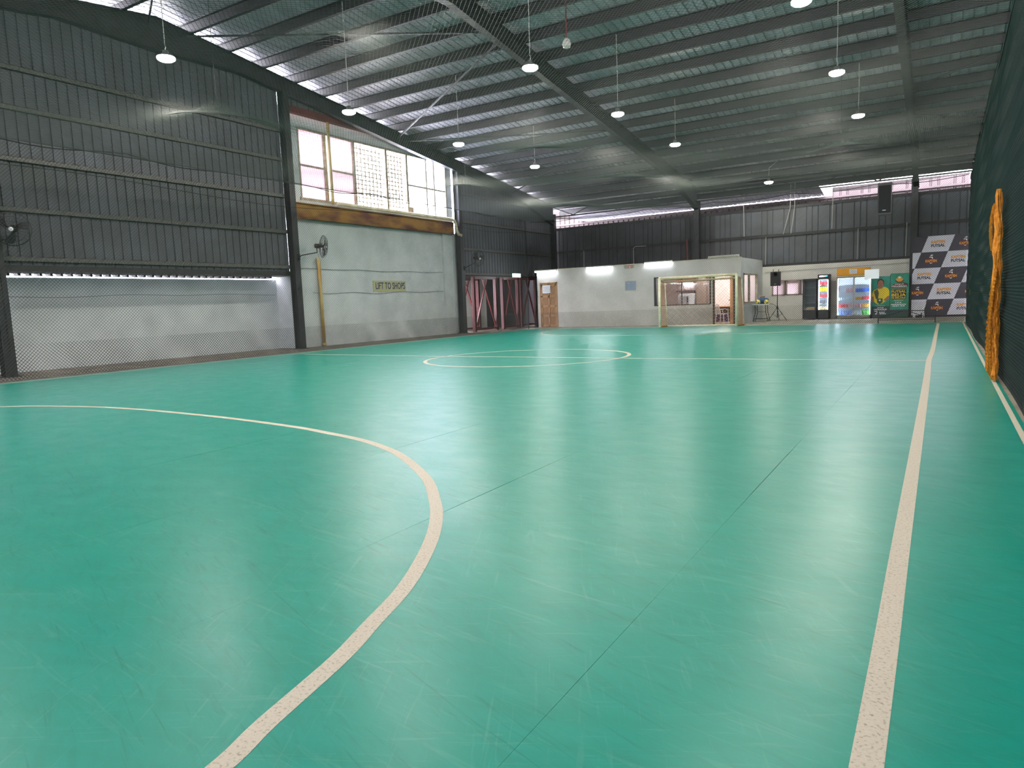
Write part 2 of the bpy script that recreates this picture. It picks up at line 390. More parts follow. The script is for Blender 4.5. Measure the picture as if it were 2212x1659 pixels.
# ================================================================== CEILING (roof)
ceiling = thing('ceiling', 'pitched steel roof with greenish foil sheets on dark purlins and rafters', 'roof', kind='structure')
x = -19.35
while x < XR:
    x1 = min(x+1.0, XR+0.3)
    ye_ = 38.0 if x > -5.6 else 40.0
    corr('roof_sheet', ceiling, M['roof'], x, x1, lambda u: (u, ye_, ztop(ye_)+0.215), lambda u: (u, YR, ztop(YR)+0.215), (0, 0, 1))
    corr('roof_sheet', ceiling, M['roof'], x, x1, lambda u: (u, YR, ztop(YR)+0.215), lambda u: (u, YN-0.5, ztop(YN-0.5)+0.215), (0, 0, 1))
    x = x1
obj('ridge_cap', MB().prism([(-19.35, YR-0.3, ztop(YR)+0.27), (-19.35, YR, ztop(YR)+0.33), (-19.35, YR+0.3, ztop(YR)+0.27), (-19.35, YR, ztop(YR)+0.30)], (36.6, 0, 0)), M['roof'], ceiling)
def purlin(y):
    s = 1 if y > YR else -1; z = ztop(y); b = MB(); t = 0.006
    X0, X1 = -19.2, XR
    b.box(X0, y-t, z-0.06, X1, y+t, z+0.2); b.box(X0, y, z-0.06, X1, y+s*0.095, z-0.06+t); b.box(X0, y-s*0.075, z+0.2-t, X1, y, z+0.2)
    b.box(X0, y+s*0.089, z-0.06, X1, y+s*0.095, z-0.03)
    obj('purlin', b, M['purlin'], ceiling)
for k in range(20): purlin(13.15+1.25*k)
for k in range(18): purlin(11.25-1.25*k)
def rafter(X):
    b = MB(); fwid = 0.22; tk = 0.014
    def low(y):
        a = abs(y-YR); d = 0.5
        if a < 2.6: d += 0.42*(1-a/2.6)
        if a > 19.5: d += 0.55*(a-19.5)/3.5
        return ztop(y)-d
    ys = [YN, YN+1.8, YN+3.5, -5, 0, 5, 9.6, 10.9, YR, 13.5, 14.8, 20, 26, 31.7, 33.4, YF]
    for a, c in zip(ys, ys[1:]):
        for zf, th in ((lambda y: ztop(y)-tk, tk), (low, tk)):
            b.add([(X-fwid/2, a, zf(a)), (X+fwid/2, a, zf(a)), (X+fwid/2, c, zf(c)), (X-fwid/2, c, zf(c)),
                   (X-fwid/2, a, zf(a)+th), (X+fwid/2, a, zf(a)+th), (X+fwid/2, c, zf(c)+th), (X-fwid/2, c, zf(c)+th)],
                  [(0, 3, 2, 1), (4, 5, 6, 7), (0, 1, 5, 4), (1, 2, 6, 5), (2, 3, 7, 6), (3, 0, 4, 7)])
        b.add([(X-0.005, a, low(a)), (X-0.005, c, low(c)), (X-0.005, c, ztop(c)), (X-0.005, a, ztop(a)), (X+0.005, a, low(a)), (X+0.005, c, low(c)), (X+0.005, c, ztop(c)), (X+0.005, a, ztop(a))],
              [(0, 1, 2, 3), (7, 6, 5, 4)])
    obj('rafter', b, M['steel'], ceiling)
FR = [XL, -10.6, -1.1, 8.4, XR-0.2]
for X in FR: rafter(X)
def rod(p, q, r=0.028):
    obj('brace_rod', MB().tube([p, q], r, 6), M['steel'], ceiling)
zr = lambda y: ztop(y)-0.22
rod((XL, 12.9, zr(12.9)), (-10.6, 17.0, zr(17.0))); rod((-10.6, 17.3, zr(17.3)), (XL, 22.2, zr(22.2)), 0.035)
rod((XL, 22.6, zr(22.6)), (-10.6, 25.2, zr(25.2)-.05)); rod((-10.6, 25.4, zr(25.4)), (XL, 31.0, zr(31.0)))
rod((XL, 12.0, zr(12)), (-10.6, 7.5, zr(7.5)))
rod((-1.1, 19.2, zr(19.2)), (8.4, 17.0, zr(17))); rod((-1.1, 26.2, zr(26.2)), (8.4, 19.5, zr(19.5))); rod((-1.1, 28.5, zr(28.5)), (8.4, 34.5, zr(34.5)))
# eave truss between the far columns
for Xa, Xb, tops, bots in ((-1.1, -10.6, (-1.25, -3.9, -6.75, -9.55), (-2.57, -5.4, -8.25)), (-10.6, XL, (-11.0, -13.3, -16.1, -18.6), (-11.9, -14.75, -17.4)), (8.4, -1.1, (8.2, 5.4, 2.5, -0.9), (6.8, 4.0, 1.1))):
    Y = 35.0
    obj('eave_beam', MB().bar((Xa, Y, 6.50), (Xb, Y, 6.50), 0.07, 0.07).bar((Xa, Y, 5.95), (Xb, Y, 5.95), 0.08, 0.06), M['steel'], ceiling)
    seq = []
    for i, t in enumerate(tops):
        if i < len(bots): seq += [((t, Y, 6.47), (bots[i], Y, 5.97)), ((bots[i], Y, 5.97), (tops[i+1], Y, 6.47))]
    for p, q in seq: obj('truss_web', MB().tube([p, q], 0.022, 6), M['steel'], ceiling)

# ================================================================== COLUMNS
def isec(b, X, Y, z0, z1, along='X', h=0.30, w=0.20, t=0.014):
    if along == 'X':
        b.box(X-h/2, Y-w/2, z0, X-h/2+t, Y+w/2, z1); b.box(X+h/2-t, Y-w/2, z0, X+h/2, Y+w/2, z1); b.box(X-h/2, Y-t/2, z0, X+h/2, Y+t/2, z1)
    else:
        b.box(X-w/2, Y-h/2, z0, X+w/2, Y-h/2+t, z1); b.box(X-w/2, Y+h/2-t, z0, X+w/2, Y+h/2, z1); b.box(X-t/2, Y-h/2, z0, X+t/2, Y+h/2, z1)
    return b

# ================================================================== LEFT WALL
wl = thing('wall_left', 'grey corrugated gable wall on the left with steel columns, girts and white masonry below', 'wall', kind='structure')
for Y in (-1.2, 7.66, 16.5, 26.1, 35.15):
    b = MB(); isec(b, XL, Y, 0, ztop(Y)-0.45, 'X', 0.28, 0.24); b.box(XL-0.2, Y-0.18, 0, XL+0.2, Y+0.18, 0.02)
    obj('column', b, M['steel'], wl)
CX = XL-0.17
def clad_run(parent, y0, y1, zb, zt=None, m=None):
    y = y0
    while y < y1-0.05:
        ye = min(y+1.0, y1)
        corr('cladding_sheet', parent, m or M['clad'], y, ye, lambda u: (CX, u, zb), (lambda u: (CX, u, ztop(u)-0.02)) if zt is None else (lambda u: (CX, u, zt)), (-1, 0, 0))
        y = ye
clad_run(wl, YN, 16.4, 2.60); clad_run(wl, 26.2, YF, 2.60)
clad_run(wl, 16.5, 26.1, 8.2)
def girt(parent, y0, y1, z, h=0.12, d=0.09, m='girt'):
    obj('girt', MB().box(CX, y0, z-h/2, CX+d, y1, z-h/2+0.012).box(CX+d-0.012, y0, z-h/2, CX+d, y1, z+h/2).box(CX, y0, z+h/2-0.012, CX+d, y1, z+h/2), M[m], parent)
for z in (7.25, 6.32, 5.13, 3.95, 2.78):
    girt(wl, YN, 7.5, z); girt(wl, 7.8, 16.35, z)
for z in (6.35, 5.08, 3.85, 2.72): girt(wl, 26.25, 35.0, z)
obj('bottom_flashing', MB().box(CX-0.03, YN, 2.50, CX+0.02, 16.4, 2.64).box(CX-0.03, 26.2, 2.5, CX+0.02, YF, 2.64), M['purlin'], wl)
# recess behind the first bays: white wall, soffit and the slit of daylight over it
obj('white_wall', MB().box(-20.3, YN, 0, -20.1, 16.9, 2.42).box(-20.3, 16.78, 0, -18.95, 16.92, 2.62), M['white_wall'], wl)
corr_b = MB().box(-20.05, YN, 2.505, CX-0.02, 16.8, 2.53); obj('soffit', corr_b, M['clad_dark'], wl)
for k in range(46):
    y = 16.3-k*0.25*1.0
    if y < 5: break
    obj('soffit_rib', MB().box(-20.25, y-0.03, 2.44, -19.75, y+0.03, 2.505), M['clad_dark'], wl)
# bay with the high windows
WX = -19.1
obj('white_wall', MB().box(WX-0.2, 16.6, 0, WX, 26.3, 4.46).box(WX-0.2, 16.6, 4.46, WX-0.05, 17.35, 8.2).box(WX-0.2, 25.85, 4.46, WX-0.05, 26.2, 8.2)
    .box(WX-0.2, 17.35, 7.62, WX-0.05, 25.85, 8.2).box(WX-0.2, 17.35, 4.46, WX-0.05, 25.85, 5.14).box(WX, 25.2, 0, WX+0.1, 25.9, 4.46)
    .box(WX, 17.0, 0, WX+0.07, 17.45, 2.5), M['white_wall'], wl)
obj('pilaster', MB().box(WX-0.05, 26.0, 0, -18.98, 26.25, 4.5), M['white_wall'], wl)
yb = 4.46; X = -18.93
obj('rusty_beam', MB().box(X-0.1, 16.65, yb, X+0.1, 25.95, yb+0.03).box(X-0.1, 16.65, yb+0.50, X+0.1, 25.95, yb+0.53).box(X-0.012, 16.65, yb, X+0.012, 25.95, yb+0.53), M['rust'], wl)
obj('maroon_beam', MB().box(X-0.14, 16.65, 7.98, X+0.06, 24.8, 8.0).box(X-0.04, 16.65, 7.98, X-0.02, 24.8, 8.32), M['maroon'], wl)
# bay 3 backing wall behind the red frames
obj('back_wall', MB().box(-20.9, 26.3, 0, -20.7, 31.0, 3.6), M['part_wall'], wl)
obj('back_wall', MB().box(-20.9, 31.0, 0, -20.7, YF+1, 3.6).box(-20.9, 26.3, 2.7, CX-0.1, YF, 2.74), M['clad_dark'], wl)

# windows of the high band (frames, mullions, panes, breeze grid)
win = thing('window_1', 'long high window band with frosted, gridded and clear panes above the rusty beam', 'window', kind='structure')
GX = WX-0.12
mull = [17.38, 18.62, 20.08, 21.88, 23.15, 24.42, 24.96, 25.8]
obj('window_frame', MB().box(GX-0.05, 17.3, 5.14, GX+0.07, 25.85, 5.24).box(GX-0.05, 17.3, 7.56, GX+0.07, 25.85, 7.64), M['frame_white'], win)
for i, y in enumerate(mull):
    w = 0.11 if i in (1, 2, 3, 4) else 0.07
    obj('mullion', MB().box(GX-0.05, y-w/2, 5.2, GX+0.08, y+w/2, 7.6), M['frame_white'], win)
obj('mullion', MB().box(GX-0.04, 18.78, 5.2, GX+0.06, 18.83, 7.6), M['frame_white'], win)
for a, c in ((17.38, 18.62), (18.8, 20.08), (23.15, 24.42), (24.42, 24.96), (24.96, 25.8)):
    obj('transom', MB().box(GX-0.03, a, 6.33, GX+0.05, c, 6.39), M['frame_white'], win)
for a, c, m in ((17.42, 18.57, 'frost'), (18.83, 20.03, 'frost')):
    for z0, z1 in ((5.24, 6.33), (6.39, 7.56)): obj('pane', MB().box(GX-0.006, a, z0, GX+0.004, c, z1), M[m], win)
for a, c in ((23.2, 24.38), (24.46, 24.92), (25.0, 25.76)):
    for z0, z1 in ((5.24, 6.33), (6.39, 7.56)): obj('pane', MB().box(GX-0.006, a, z0, GX+0.004, c, z1), M['clear'], win)
for a, c in ((20.14, 21.82), (21.94, 23.09)):
    n = round((c-a)/0.20)
    for k in range(1, n): obj('grid_bar', MB().box(GX-0.09, a+(c-a)*k/n-0.022, 5.24, GX-0.03, a+(c-a)*k/n+0.022, 7.56), M['frame_white'], win)
    for k in range(1, 14): obj('grid_bar', MB().box(GX-0.075, a, 5.24+2.32*k/14-0.016, GX-0.04, c, 5.24+2.32*k/14+0.016), M['frame_white'], win)
tag(obj('box', MB().bbox(GX-0.32, 23.3, 5.24, GX-0.1, 23.7, 5.50, 0.02), M['tan'], None), 'small pale box on the sill behind the clear window panes', 'box')
# gutter pipe along the beam and elbow
b = MB().tube([(-18.78, 18.7, 5.10), (-18.78, 25.6, 5.10), (-18.76, 25.8, 5.06), (-18.74, 25.88, 4.9), (-18.72, 25.9, 4.62), (-18.68, 25.97, 4.46), (-18.6, 26.1, 4.40)], 0.065, 10)
tag(obj('rain_pipe', b, M['cream_pipe'], None, True), 'cream rain pipe along the rusty beam with an elbow by the column', 'pipe')
b = MB().tube([(-18.98, 18.68, 5.1), (-18.98, 18.66, 8.0)], 0.05, 8)
tag(obj('vertical_pipe', b, M['yellow_pipe'], None, True), 'stained vertical pipe in front of the leftmost high window panes', 'pipe')
b = MB().tube([(WX+0.09, 17.82, 0.0), (WX+0.09, 17.82, 3.15)], 0.06, 10).tube([(WX+0.09, 17.82, 0.0), (WX+0.09, 17.82, 0.12)], 0.08, 10)
tag(obj('drain_pipe', b, M['yellow_pipe'], None, True), 'yellowed drain pipe running down the white wall below the fan', 'pipe')
# cables on the white wall
def wavy(y0, y1, z, amp, ph, X, n=40): return [(X, lerp(y0, y1, k/n), z+amp*math.sin(ph+k*0.55)+amp*0.6*math.sin(k*0.23+ph)) for k in range(n+1)]
tag(obj('wall_cable', MB().tube(wavy(16.7, 26.0, 2.75, 0.015, 0, WX+0.015), 0.011, 5), M['cable'], None), 'grey cable strung across the white wall above the lift sign', 'cable')
tag(obj('wall_cable', MB().tube(wavy(16.7, 26.0, 1.90, 0.03, 1, WX+0.015), 0.010, 5), M['cable'], None), 'sagging grey cable just under the lift sign', 'cable')
tag(obj('wall_cable', MB().tube(wavy(5.0, 16.7, 1.92, 0.02, 2, -20.08), 0.009, 5), M['cable'], None), 'grey cable along the white wall in the left recess', 'cable')
# LIFT TO SHOPS sign
sg = thing('wall_sign', 'cream wall sign reading LIFT TO SHOPS in navy letters', 'sign', (WX, 21.65, 2.15))
obj('sign_board', MB().box(WX, 20.63, 1.93, WX+0.02, 22.6, 2.37), M['signbg'], sg)
text('lettering', 'LIFT TO SHOPS', M['navy'], sg, (WX+0.024, 21.65, 2.17), 1.76, 0.27, '+X', bold=0.012)

# ================================================================== red braced frames in the far left bay
def red_frame(ya, yb, Xp, lab, dark=False):
    t = thing('braced_frame', lab, 'frame', (Xp, ya, 0), group='red braced frames')
    m = M['red']; H = 2.58
    obj('post', isec(MB(), Xp, ya, 0, H, 'Y', 0.15, 0.15), m, t); obj('post', isec(MB(), Xp, yb, 0, H, 'Y', 0.15, 0.15), m, t)
    obj('rail', MB().box(Xp-0.06, ya, 0.08, Xp+0.06, yb, 0.17), m, t); obj('rail', MB().box(Xp-0.06, ya, H-0.12, Xp+0.06, yb, H), m, t)
    ym = (ya+yb)/2
    obj('brace', MB().bar((Xp, ym-0.18, H-0.1), (Xp, yb-0.05, 0.15), 0.06, 0.06), m, t)
    obj('brace', MB().bar((Xp+0.01, ym+0.18, H-0.1), (Xp+0.01, ya+0.05, 0.15), 0.06, 0.06), m, t)
    return t
red_frame(26.85, 28.72, -18.62, 'red braced steel frame beside the column, nearest the lift wall')
red_frame(29.35, 30.8, -18.62, 'red braced steel frame in the middle of the open bay')
red_frame(31.4, 33.0, -18.8, 'darker red braced frame in shadow next to the partition corner')
red_frame(26.9, 28.8, -19.7, 'red braced frame standing behind the first one in the open bay')
tag(obj('exit_sign', MB().bbox(-18.62, 30.35, 2.58, -18.56, 31.1, 2.78, 0.01), M['exit'], None, org=(-18.6, 30.7, 2.58)), 'pale green exit box over the middle red frame', 'sign')

# ================================================================== FAR WALL
wf = thing('wall_far', 'far wall of grey corrugated cladding over white block masonry', 'wall', kind='structure')
for X in (-10.6, -1.15, 8.4): obj('column', isec(MB(), X, YF, 0, ztop(YF)-0.6, 'Y', 0.3, 0.26), M['steel'], wf)
FY = YF+0.17
x = XL
while x < XR:
    x1 = min(x+1.0, XR)
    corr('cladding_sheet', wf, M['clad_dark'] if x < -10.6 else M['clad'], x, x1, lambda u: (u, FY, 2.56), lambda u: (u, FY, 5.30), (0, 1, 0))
    x = x1
for z, h, m in ((4.0, 0.12, 'purlin'), (5.28, 0.14, 'girt')):
    obj('girt', MB().box(XL, FY-0.09, z-h/2, XR, FY-0.078, z+h/2).box(XL, FY-0.09, z+h/2-0.012, XR, FY, z+h/2), M['purlin'], wf)
obj('bottom_beam', MB().box(-18.5, FY-0.16, 2.53, XR, FY+0.05, 2.66), M['purlin'], wf)
bw = MB(); B0, B1 = YF+0.0, YF+0.16
wins = [(-7.0, -6.42), (-6.36, -5.76), (-5.70, -4.96)]
bw.box(-18.6, B0, 0, -7.0, B1, 2.54); bw.box(-4.96, B0, 0, XR, B1, 2.54); bw.box(-7.0, B0, 0, -4.96, B1, 1.17); bw.box(-7.0, B0, 1.85, -4.96, B1, 2.54)
obj('block_wall', bw, M['block_wall'], wf)
w2 = thing('window_2', 'row of small frosted windows glowing in the far block wall', 'window', kind='structure')
for a, c in wins:
    obj('window_frame', MB().box(a, B0-0.02, 1.15, a+0.05, B1, 1.87).box(c-0.05, B0-0.02, 1.15, c, B1, 1.87).box(a, B0-0.02, 1.15, c, B1, 1.20).box(a, B0-0.02, 1.82, c, B1, 1.87), M['cabinet'], w2)
    obj('pane', MB().box(a+0.05, B0+0.05, 1.20, c-0.05, B0+0.06, 1.82), M['frost2'], w2)
# world beyond the far eaves: pinkish building face with rails
fa = thing('neighbouring_building', 'pinkish corrugated building face seen over the far wall through the eaves gap', 'building', (0, 40, 0))
x = -24.0
while x < 22:
    zt = 6.56 if x > -5.6 else 6.15 if x > -19.5 else 7.4
    corr('facade_sheet', fa, M['facade'], x, x+1.0, lambda u: (u, 40, 0), lambda u: (u, 40, zt), (0, 1, 0), 0.33, 0.12, 0.05)
    x += 1.0
for z in (5.62, 6.05): obj('facade_rail', MB().box(-24, 39.86, z-0.04, 22, 39.98, z+0.04), M['facade'], fa)
# pipes and conduits on the far cladding
def conduit(pts, lab, m='conduit', r=0.013): tag(obj('conduit', MB().tube(pts, r, 5), M[m], None), lab, 'conduit')
conduit([(-8.32, YF-0.05, 5.9), (-8.30, YF-0.02, 4.05)], 'thin pale conduit left of the twin hanging cables on the far wall')
conduit([(-6.16, YF-0.1, 6.3), (-6.2, YF-0.02, 5.2), (-6.5, YF-0.02, 4.02)], 'left one of the twin pale cables bowing down the far wall')
conduit([(-5.98, YF-0.1, 6.3), (-6.0, YF-0.02, 5.2), (-6.16, YF-0.02, 4.02)], 'right one of the twin pale cables down the far wall')
conduit([(-7.28, YF-0.02, 3.95), (-7.3, YF-0.02, 2.65)], 'short pale conduit down to the white box room roof')
conduit([(-4.36, YF-0.02, 5.9), (-4.40, YF-0.02, 4.1)], 'beaded pale conduit on the cladding left of the hanging speaker')
conduit([(-3.32, YF-0.02, 4.0), (-3.34, YF-0.02, 2.65)], 'pale conduit above the yellow topped fridge')
conduit([(-1.42, YF-0.02, 4.1), (-1.44, YF-0.02, 2.65)], 'pale conduit beside the right far column')
conduit([(-16.9, YF-0.02, 4.0), (-16.92, YF-0.02, 2.7)], 'pale conduit above the brown panelled door')
conduit([(-14.0, YF-0.02, 3.9), (-13.9, YF-0.02, 4.0), (-13.3, YF-0.02, 3.98)], 'short bent conduit on the dark cladding above the second tube light')
conduit([(-14.0, YF-0.02, 3.9), (-14.0, YF-0.02, 2.7)], 'grey conduit dropping behind the second tube light')
conduit([(-11.15, YF-0.03, 4.15), (-11.12, YF-0.03, 4.05), (-11.1, YF-0.03, 2.7)], 'red brown pipe beside the middle far column', 'maroon', 0.05)
conduit([(-7.35, YF-0.03, 2.28), (-5.4, YF-0.03, 2.31), (-1.3, YF-0.03, 2.36)], 'thin cable along the top of the white block wall', 'cable', 0.008)

# ================================================================== other walls, out of view but closing the hall
wr = thing('wall_right', 'far side wall of the neighbouring court behind the right net', 'wall', kind='structure')
obj('white_wall', MB().box(XR, YN, 0, XR+0.2, YF, 2.6), M['white_wall'], wr)
y = YN
while y < YF:
    ye = min(y+1, YF)
    corr('cladding_sheet', wr, M['clad'], y, ye, lambda u: (XR, u, 2.6), lambda u: (XR, u, ztop(u)-0.02), (1, 0, 0)); y = ye
wb = thing('wall_near', 'near end wall behind the photographer', 'wall', kind='structure')
obj('white_wall', MB().box(XL-1.3, YN-0.2, 0, XR, YN, 2.6), M['white_wall'], wb)
obj('cladding', MB().box(XL-0.2, YN-0.08, 2.6, XR, YN-0.05, 5.3), M['clad'], wb)

# ================================================================== PARTITION (grey box room)
wp = thing('wall_partition', 'grey plastered partition room front with window and doorways behind the goal', 'wall', kind='structure')
PY = 31.0; PT = 0.12; TOP = 2.86
b = MB()
for x0, x1, z0, z1 in ((-17.65, -17.36, 0, TOP), (-17.36, -16.44, 2.2, TOP), (-16.44, -11.36, 0, TOP), (-11.36, -8.78, 0, 0.92), (-11.36, -8.78, 2.18, TOP), (-8.78, -8.63, 0, TOP), (-8.63, -7.73, 2.15, TOP), (-7.73, -7.44, 0, TOP)):
    b.box(x0, PY, z0, x1, PY+PT, z1)
b.box(-17.65, PY, 0, -17.55, YF, TOP)
obj('grey_wall', b, M['part_wall'], wp)
b = MB(); SX = -7.44
b.box(SX-0.1, PY+PT, 0, SX, 31.4, TOP).box(SX-0.1, 34.1, 0, SX, YF, TOP).box(SX-0.1, 31.4, 0, SX, 34.1, 0.88).box(SX-0.1, 31.4, 2.19, SX, 34.1, TOP)
obj('white_side_wall', b, M['white_wall'], wp)
obj('room_back_wall', MB().box(-12.9, YF-0.06, 0, SX-0.1, YF-0.01, TOP).box(-13.0, PY+PT, 0, -12.9, YF, TOP), M['room'], wp)
obj('room_ceiling', MB().box(-17.6, PY+0.14, TOP-0.06, SX-0.12, YF-0.02, TOP-0.01), M['room'], wp)
# thin top capping
obj('capping', MB().box(-17.65, PY-0.015, TOP, SX+0.015, PY+PT, TOP+0.03), M['cream_pipe'], wp)
w3 = thing('window_3', 'dark framed sliding window in the grey partition behind the goal', 'window', kind='structure')
obj('window_frame', MB().box(-11.36, PY-0.02, 0.90, -11.26, PY+PT, 2.20).box(-11.36, PY-0.02, 0.89, -8.78, PY+PT, 0.93).box(-8.8, PY-0.02, 0.9, -8.74, PY+PT, 2.2).box(-11.36, PY-0.02, 2.16, -8.78, PY+PT, 2.2), M['steel'], w3)
for xx in (-10.06,): obj('mullion', MB().box(xx-0.02, PY, 0.93, xx+0.02, PY+0.05, 2.17), M['steel'], w3)
for a, c in ((-11.24, -10.09), (-10.03, -8.82)): obj('pane', MB().box(a, PY+0.05, 0.94, c, PY+0.055, 2.16), M['clear'], w3)
w4 = thing('window_4', 'white framed window in the side of the partition room over the folding table', 'window', kind='structure')
obj('window_frame', MB().box(SX-0.08, 31.4, 0.88, SX+0.03, 31.47, 2.19).box(SX-0.08, 34.03, 0.88, SX+0.03, 34.1, 2.19).box(SX-0.08, 31.4, 0.88, SX+0.03, 34.1, 0.94).box(SX-0.08, 31.4, 2.13, SX+0.03, 34.1, 2.19), M['frame_white'], w4)
obj('mullion', MB().box(SX-0.06, 32.5, 0.9, SX+0.02, 32.57, 2.15), M['frame_white'], w4)
for a, c in ((31.47, 32.5), (32.57, 34.03)): obj('pane', MB().box(SX-0.05, a, 0.94, SX-0.045, c, 2.13), M['clear'], w4)
# brown panelled door
d1 = thing('door_1', 'brown panelled wooden door in the left end of the grey partition', 'door', kind='structure')
obj('door_frame', MB().box(-17.40, PY-0.02, 0, -17.34, PY+PT, 2.24).box(-16.46, PY-0.02, 0, -16.40, PY+PT, 2.24).box(-17.4, PY-0.02, 2.18, -16.4, PY+PT, 2.24), M['wood'], d1)
lf = obj('door_leaf', MB().box(-17.34, PY+0.02, 0.01, -16.46, PY+0.05, 2.18), M['panelwood'], d1)
st = MB()
for xx in (-17.30, -16.90, -16.50): st.box(xx-0.045, PY+0.0, 0.01, xx+0.045, PY+0.03, 2.18)
for zz in (0.08, 0.58, 1.06, 1.55, 2.11): st.box(-17.34, PY+0.0, zz-0.05, -16.46, PY+0.03, zz+0.05)
obj('door_rails', st, M['wood'], d1)
obj('door_knob', MB().ball((-16.52, PY-0.03, 1.06), 0.035, 6), M['knob'], d1, True)
nt_ = thing('notice', 'white printed notice taped to the upper brown door', 'notice', (-17.0, PY-0.01, 1.7))
obj('sheet', MB().box(-17.25, PY-0.008, 1.71, -16.80, PY-0.003, 2.11), M['paper'], nt_)
for k in range(7): obj('print_line', MB().box(-17.20, PY-0.010, 2.03-k*0.042, -16.86-0.03*(k % 3), PY-0.008, 2.042-k*0.042), M['print'], nt_)
nt_ = thing('notice', 'plastic covered notice on the bare middle of the partition', 'notice', (-12.5, PY-0.01, 1.7))
obj('sheet', MB().box(-12.76, PY-0.012, 1.68, -12.25, PY-0.003, 2.08), M['paper'], nt_)
obj('cover', MB().box(-12.77, PY-0.018, 1.67, -12.24, PY-0.014, 2.09), M['clear'], nt_)
# open pale door leaf in the doorway
d2 = thing('door_2', 'pale wooden door swung open inside the doorway behind the goal', 'door', kind='structure')
obj('door_frame', MB().box(-8.66, PY-0.02, 0, -8.60, PY+PT, 2.2).box(-7.76, PY-0.02, 0, -7.70, PY+PT, 2.2).box(-8.66, PY-0.02, 2.13, -7.7, PY+PT, 2.2), M['steel'], d2)
hx, hy = -7.78, PY+PT; ang = math.radians(112); dx, dy = math.cos(ang), math.sin(ang)
def leafbox(b, s0, s1, t0, t1, z0, z1):
    P = []
    for z in (z0, z1):
        for s_, t_ in ((s0, t0), (s1, t0), (s1, t1), (s0, t1)): P.append((hx+dx*s_-dy*t_, hy+dy*s_+dx*t_, z))
    return b.add(P, [(0, 3, 2, 1), (4, 5, 6, 7), (0, 1, 5, 4), (1, 2, 6, 5), (2, 3, 7, 6), (3, 0, 4, 7)])
obj('door_leaf', leafbox(MB(), 0, 0.84, 0, 0.035, 0.01, 2.12), M['wood2'], d2)
b = MB()
for s_ in (0.05, 0.42, 0.79): leafbox(b, s_-0.05, s_+0.05, 0.035, 0.05, 0.01, 2.12)
for z in (0.08, 0.58, 1.1, 1.6, 2.05): leafbox(b, 0, 0.84, 0.035, 0.05, z-0.05, z+0.05)
obj('door_rails', b, M['wood2'], d2)
obj('door_knob', MB().ball((hx+dx*0.78-dy*0.09, hy+dy*0.78+dx*0.09, 1.05), 0.035, 6), M['knob'], d2, True)

# ------------------------------------------------------------------ fluorescent battens
def batten(x0, x1, z, lit, lab, Y=PY-0.05, m=None):
    t = thing('tube_light', lab, 'light', ((x0+x1)/2, Y, z), group='tube lights on the partition')
    obj('housing', MB().box(x0, Y-0.03, z+0.025, x1, Y+0.04, z+0.075), M['tube_off'], t)
    obj('end_cap', MB().box(x0, Y-0.035, z-0.03, x0+0.03, Y+0.02, z+0.03), M['white'], t)
    obj('end_cap', MB().box(x1-0.03, Y-0.035, z-0.03, x1, Y+0.02, z+0.03), M['white'], t)
    obj('tube', MB().tube([(x0+0.03, Y-0.01, z-0.005), (x1-0.03, Y-0.01, z-0.005)], 0.022, 8), m or (M['tube_on'] if lit else M['tube_off']), t, True)
batten(-17.65, -16.38, 2.80, True, 'lit tube light above the brown panelled door')
batten(-14.76, -13.42, 2.82, True, 'lit tube light second from the left on the partition')
M['tube_mid'] = emis('tube_lit_softer', (232, 236, 255), TUBE*0.55)
batten(-11.80, -10.47, 2.86, True, 'lit tube light nearest the goal, a little dimmer', m=M['tube_mid'])
batten(-8.84, -7.50, 2.92, False, 'unlit tube light at the corner of the white box room')
batten(-11.08, -10.53, 1.915, True, 'small lit tube on the orange topped cupboard seen through the window', Y=34.3)
em = thing('emergency_light', 'grey emergency light with a red indicator on the partition top', 'light', (-12.56, PY-0.04, 2.70))
obj('body', MB().bbox(-12.80, PY-0.08, 2.70, -12.34, PY-0.002, 2.84, 0.015), M['fr_grey'], em)
obj('indicator', MB().ball((-12.5, PY-0.085, 2.75), 0.018, 6), M['redled'], em, True)

# ------------------------------------------------------------------ inside the room
rl = thing('ceiling_light', 'room batten light hidden under the box room ceiling', 'light', (-9.3, 33, 2.7))
obj('housing', MB().box(-10.0, 32.97, 2.74, -8.6, 33.03, 2.79), M['white'], rl)
obj('tube', MB().tube([(-9.97, 33, 2.71), (-8.63, 33, 2.71)], 0.02, 8), M['tube_room'], rl, True)
cb = thing('wall_cupboard', 'grey wall cupboard with an orange top seen through the partition window', 'cupboard', (-10.98, 34.6, 1.55))
obj('body', MB().box(-11.43, 34.4, 1.56, -10.41, 35.1, 1.92), M['cabinet'], cb)
for a in (-11.41, -11.07, -10.73): obj('door', MB().bbox(a, 34.37, 1.59, a+0.31, 34.4, 1.89, 0.01), M['cabinet'], cb)
obj('rail', MB().box(-11.43, 34.36, 1.52, -10.41, 35.1, 1.56), M['maroon'], cb)
obj('top_board', MB().box(-11.45, 34.35, 1.97, -10.39, 35.12, 2.14), M['orangepl'], cb)
fz = thing('chest_cabinet', 'white cabinet with a dark handle below the orange topped cupboard', 'cabinet', (-10.78, 34.3, 0))
obj('body', MB().bbox(-11.18, 33.9, 0, -10.40, 34.7, 1.42, 0.03), M['white'], fz)
obj('panel', MB().bbox(-11.10, 33.88, 0.6, -10.63, 33.9, 1.3, 0.01), M['print'], fz); obj('handle', MB().bbox(-10.73, 33.84, 1.0, -10.68, 33.88, 1.28, 0.01), M['black'], fz)
tag(obj('pillar', MB().bbox(-10.33, 34.0, 0, -9.83, 34.5, TOP-0.07, 0.01), M['pillar'], None, org=(-10.08, 34.2, 0)), 'brown grey pillar inside the room, right of the white cabinet', 'pillar')
ds = thing('desk', 'dark desk with a pale top inside the doorway', 'desk', (-8.5, 33.5, 0))
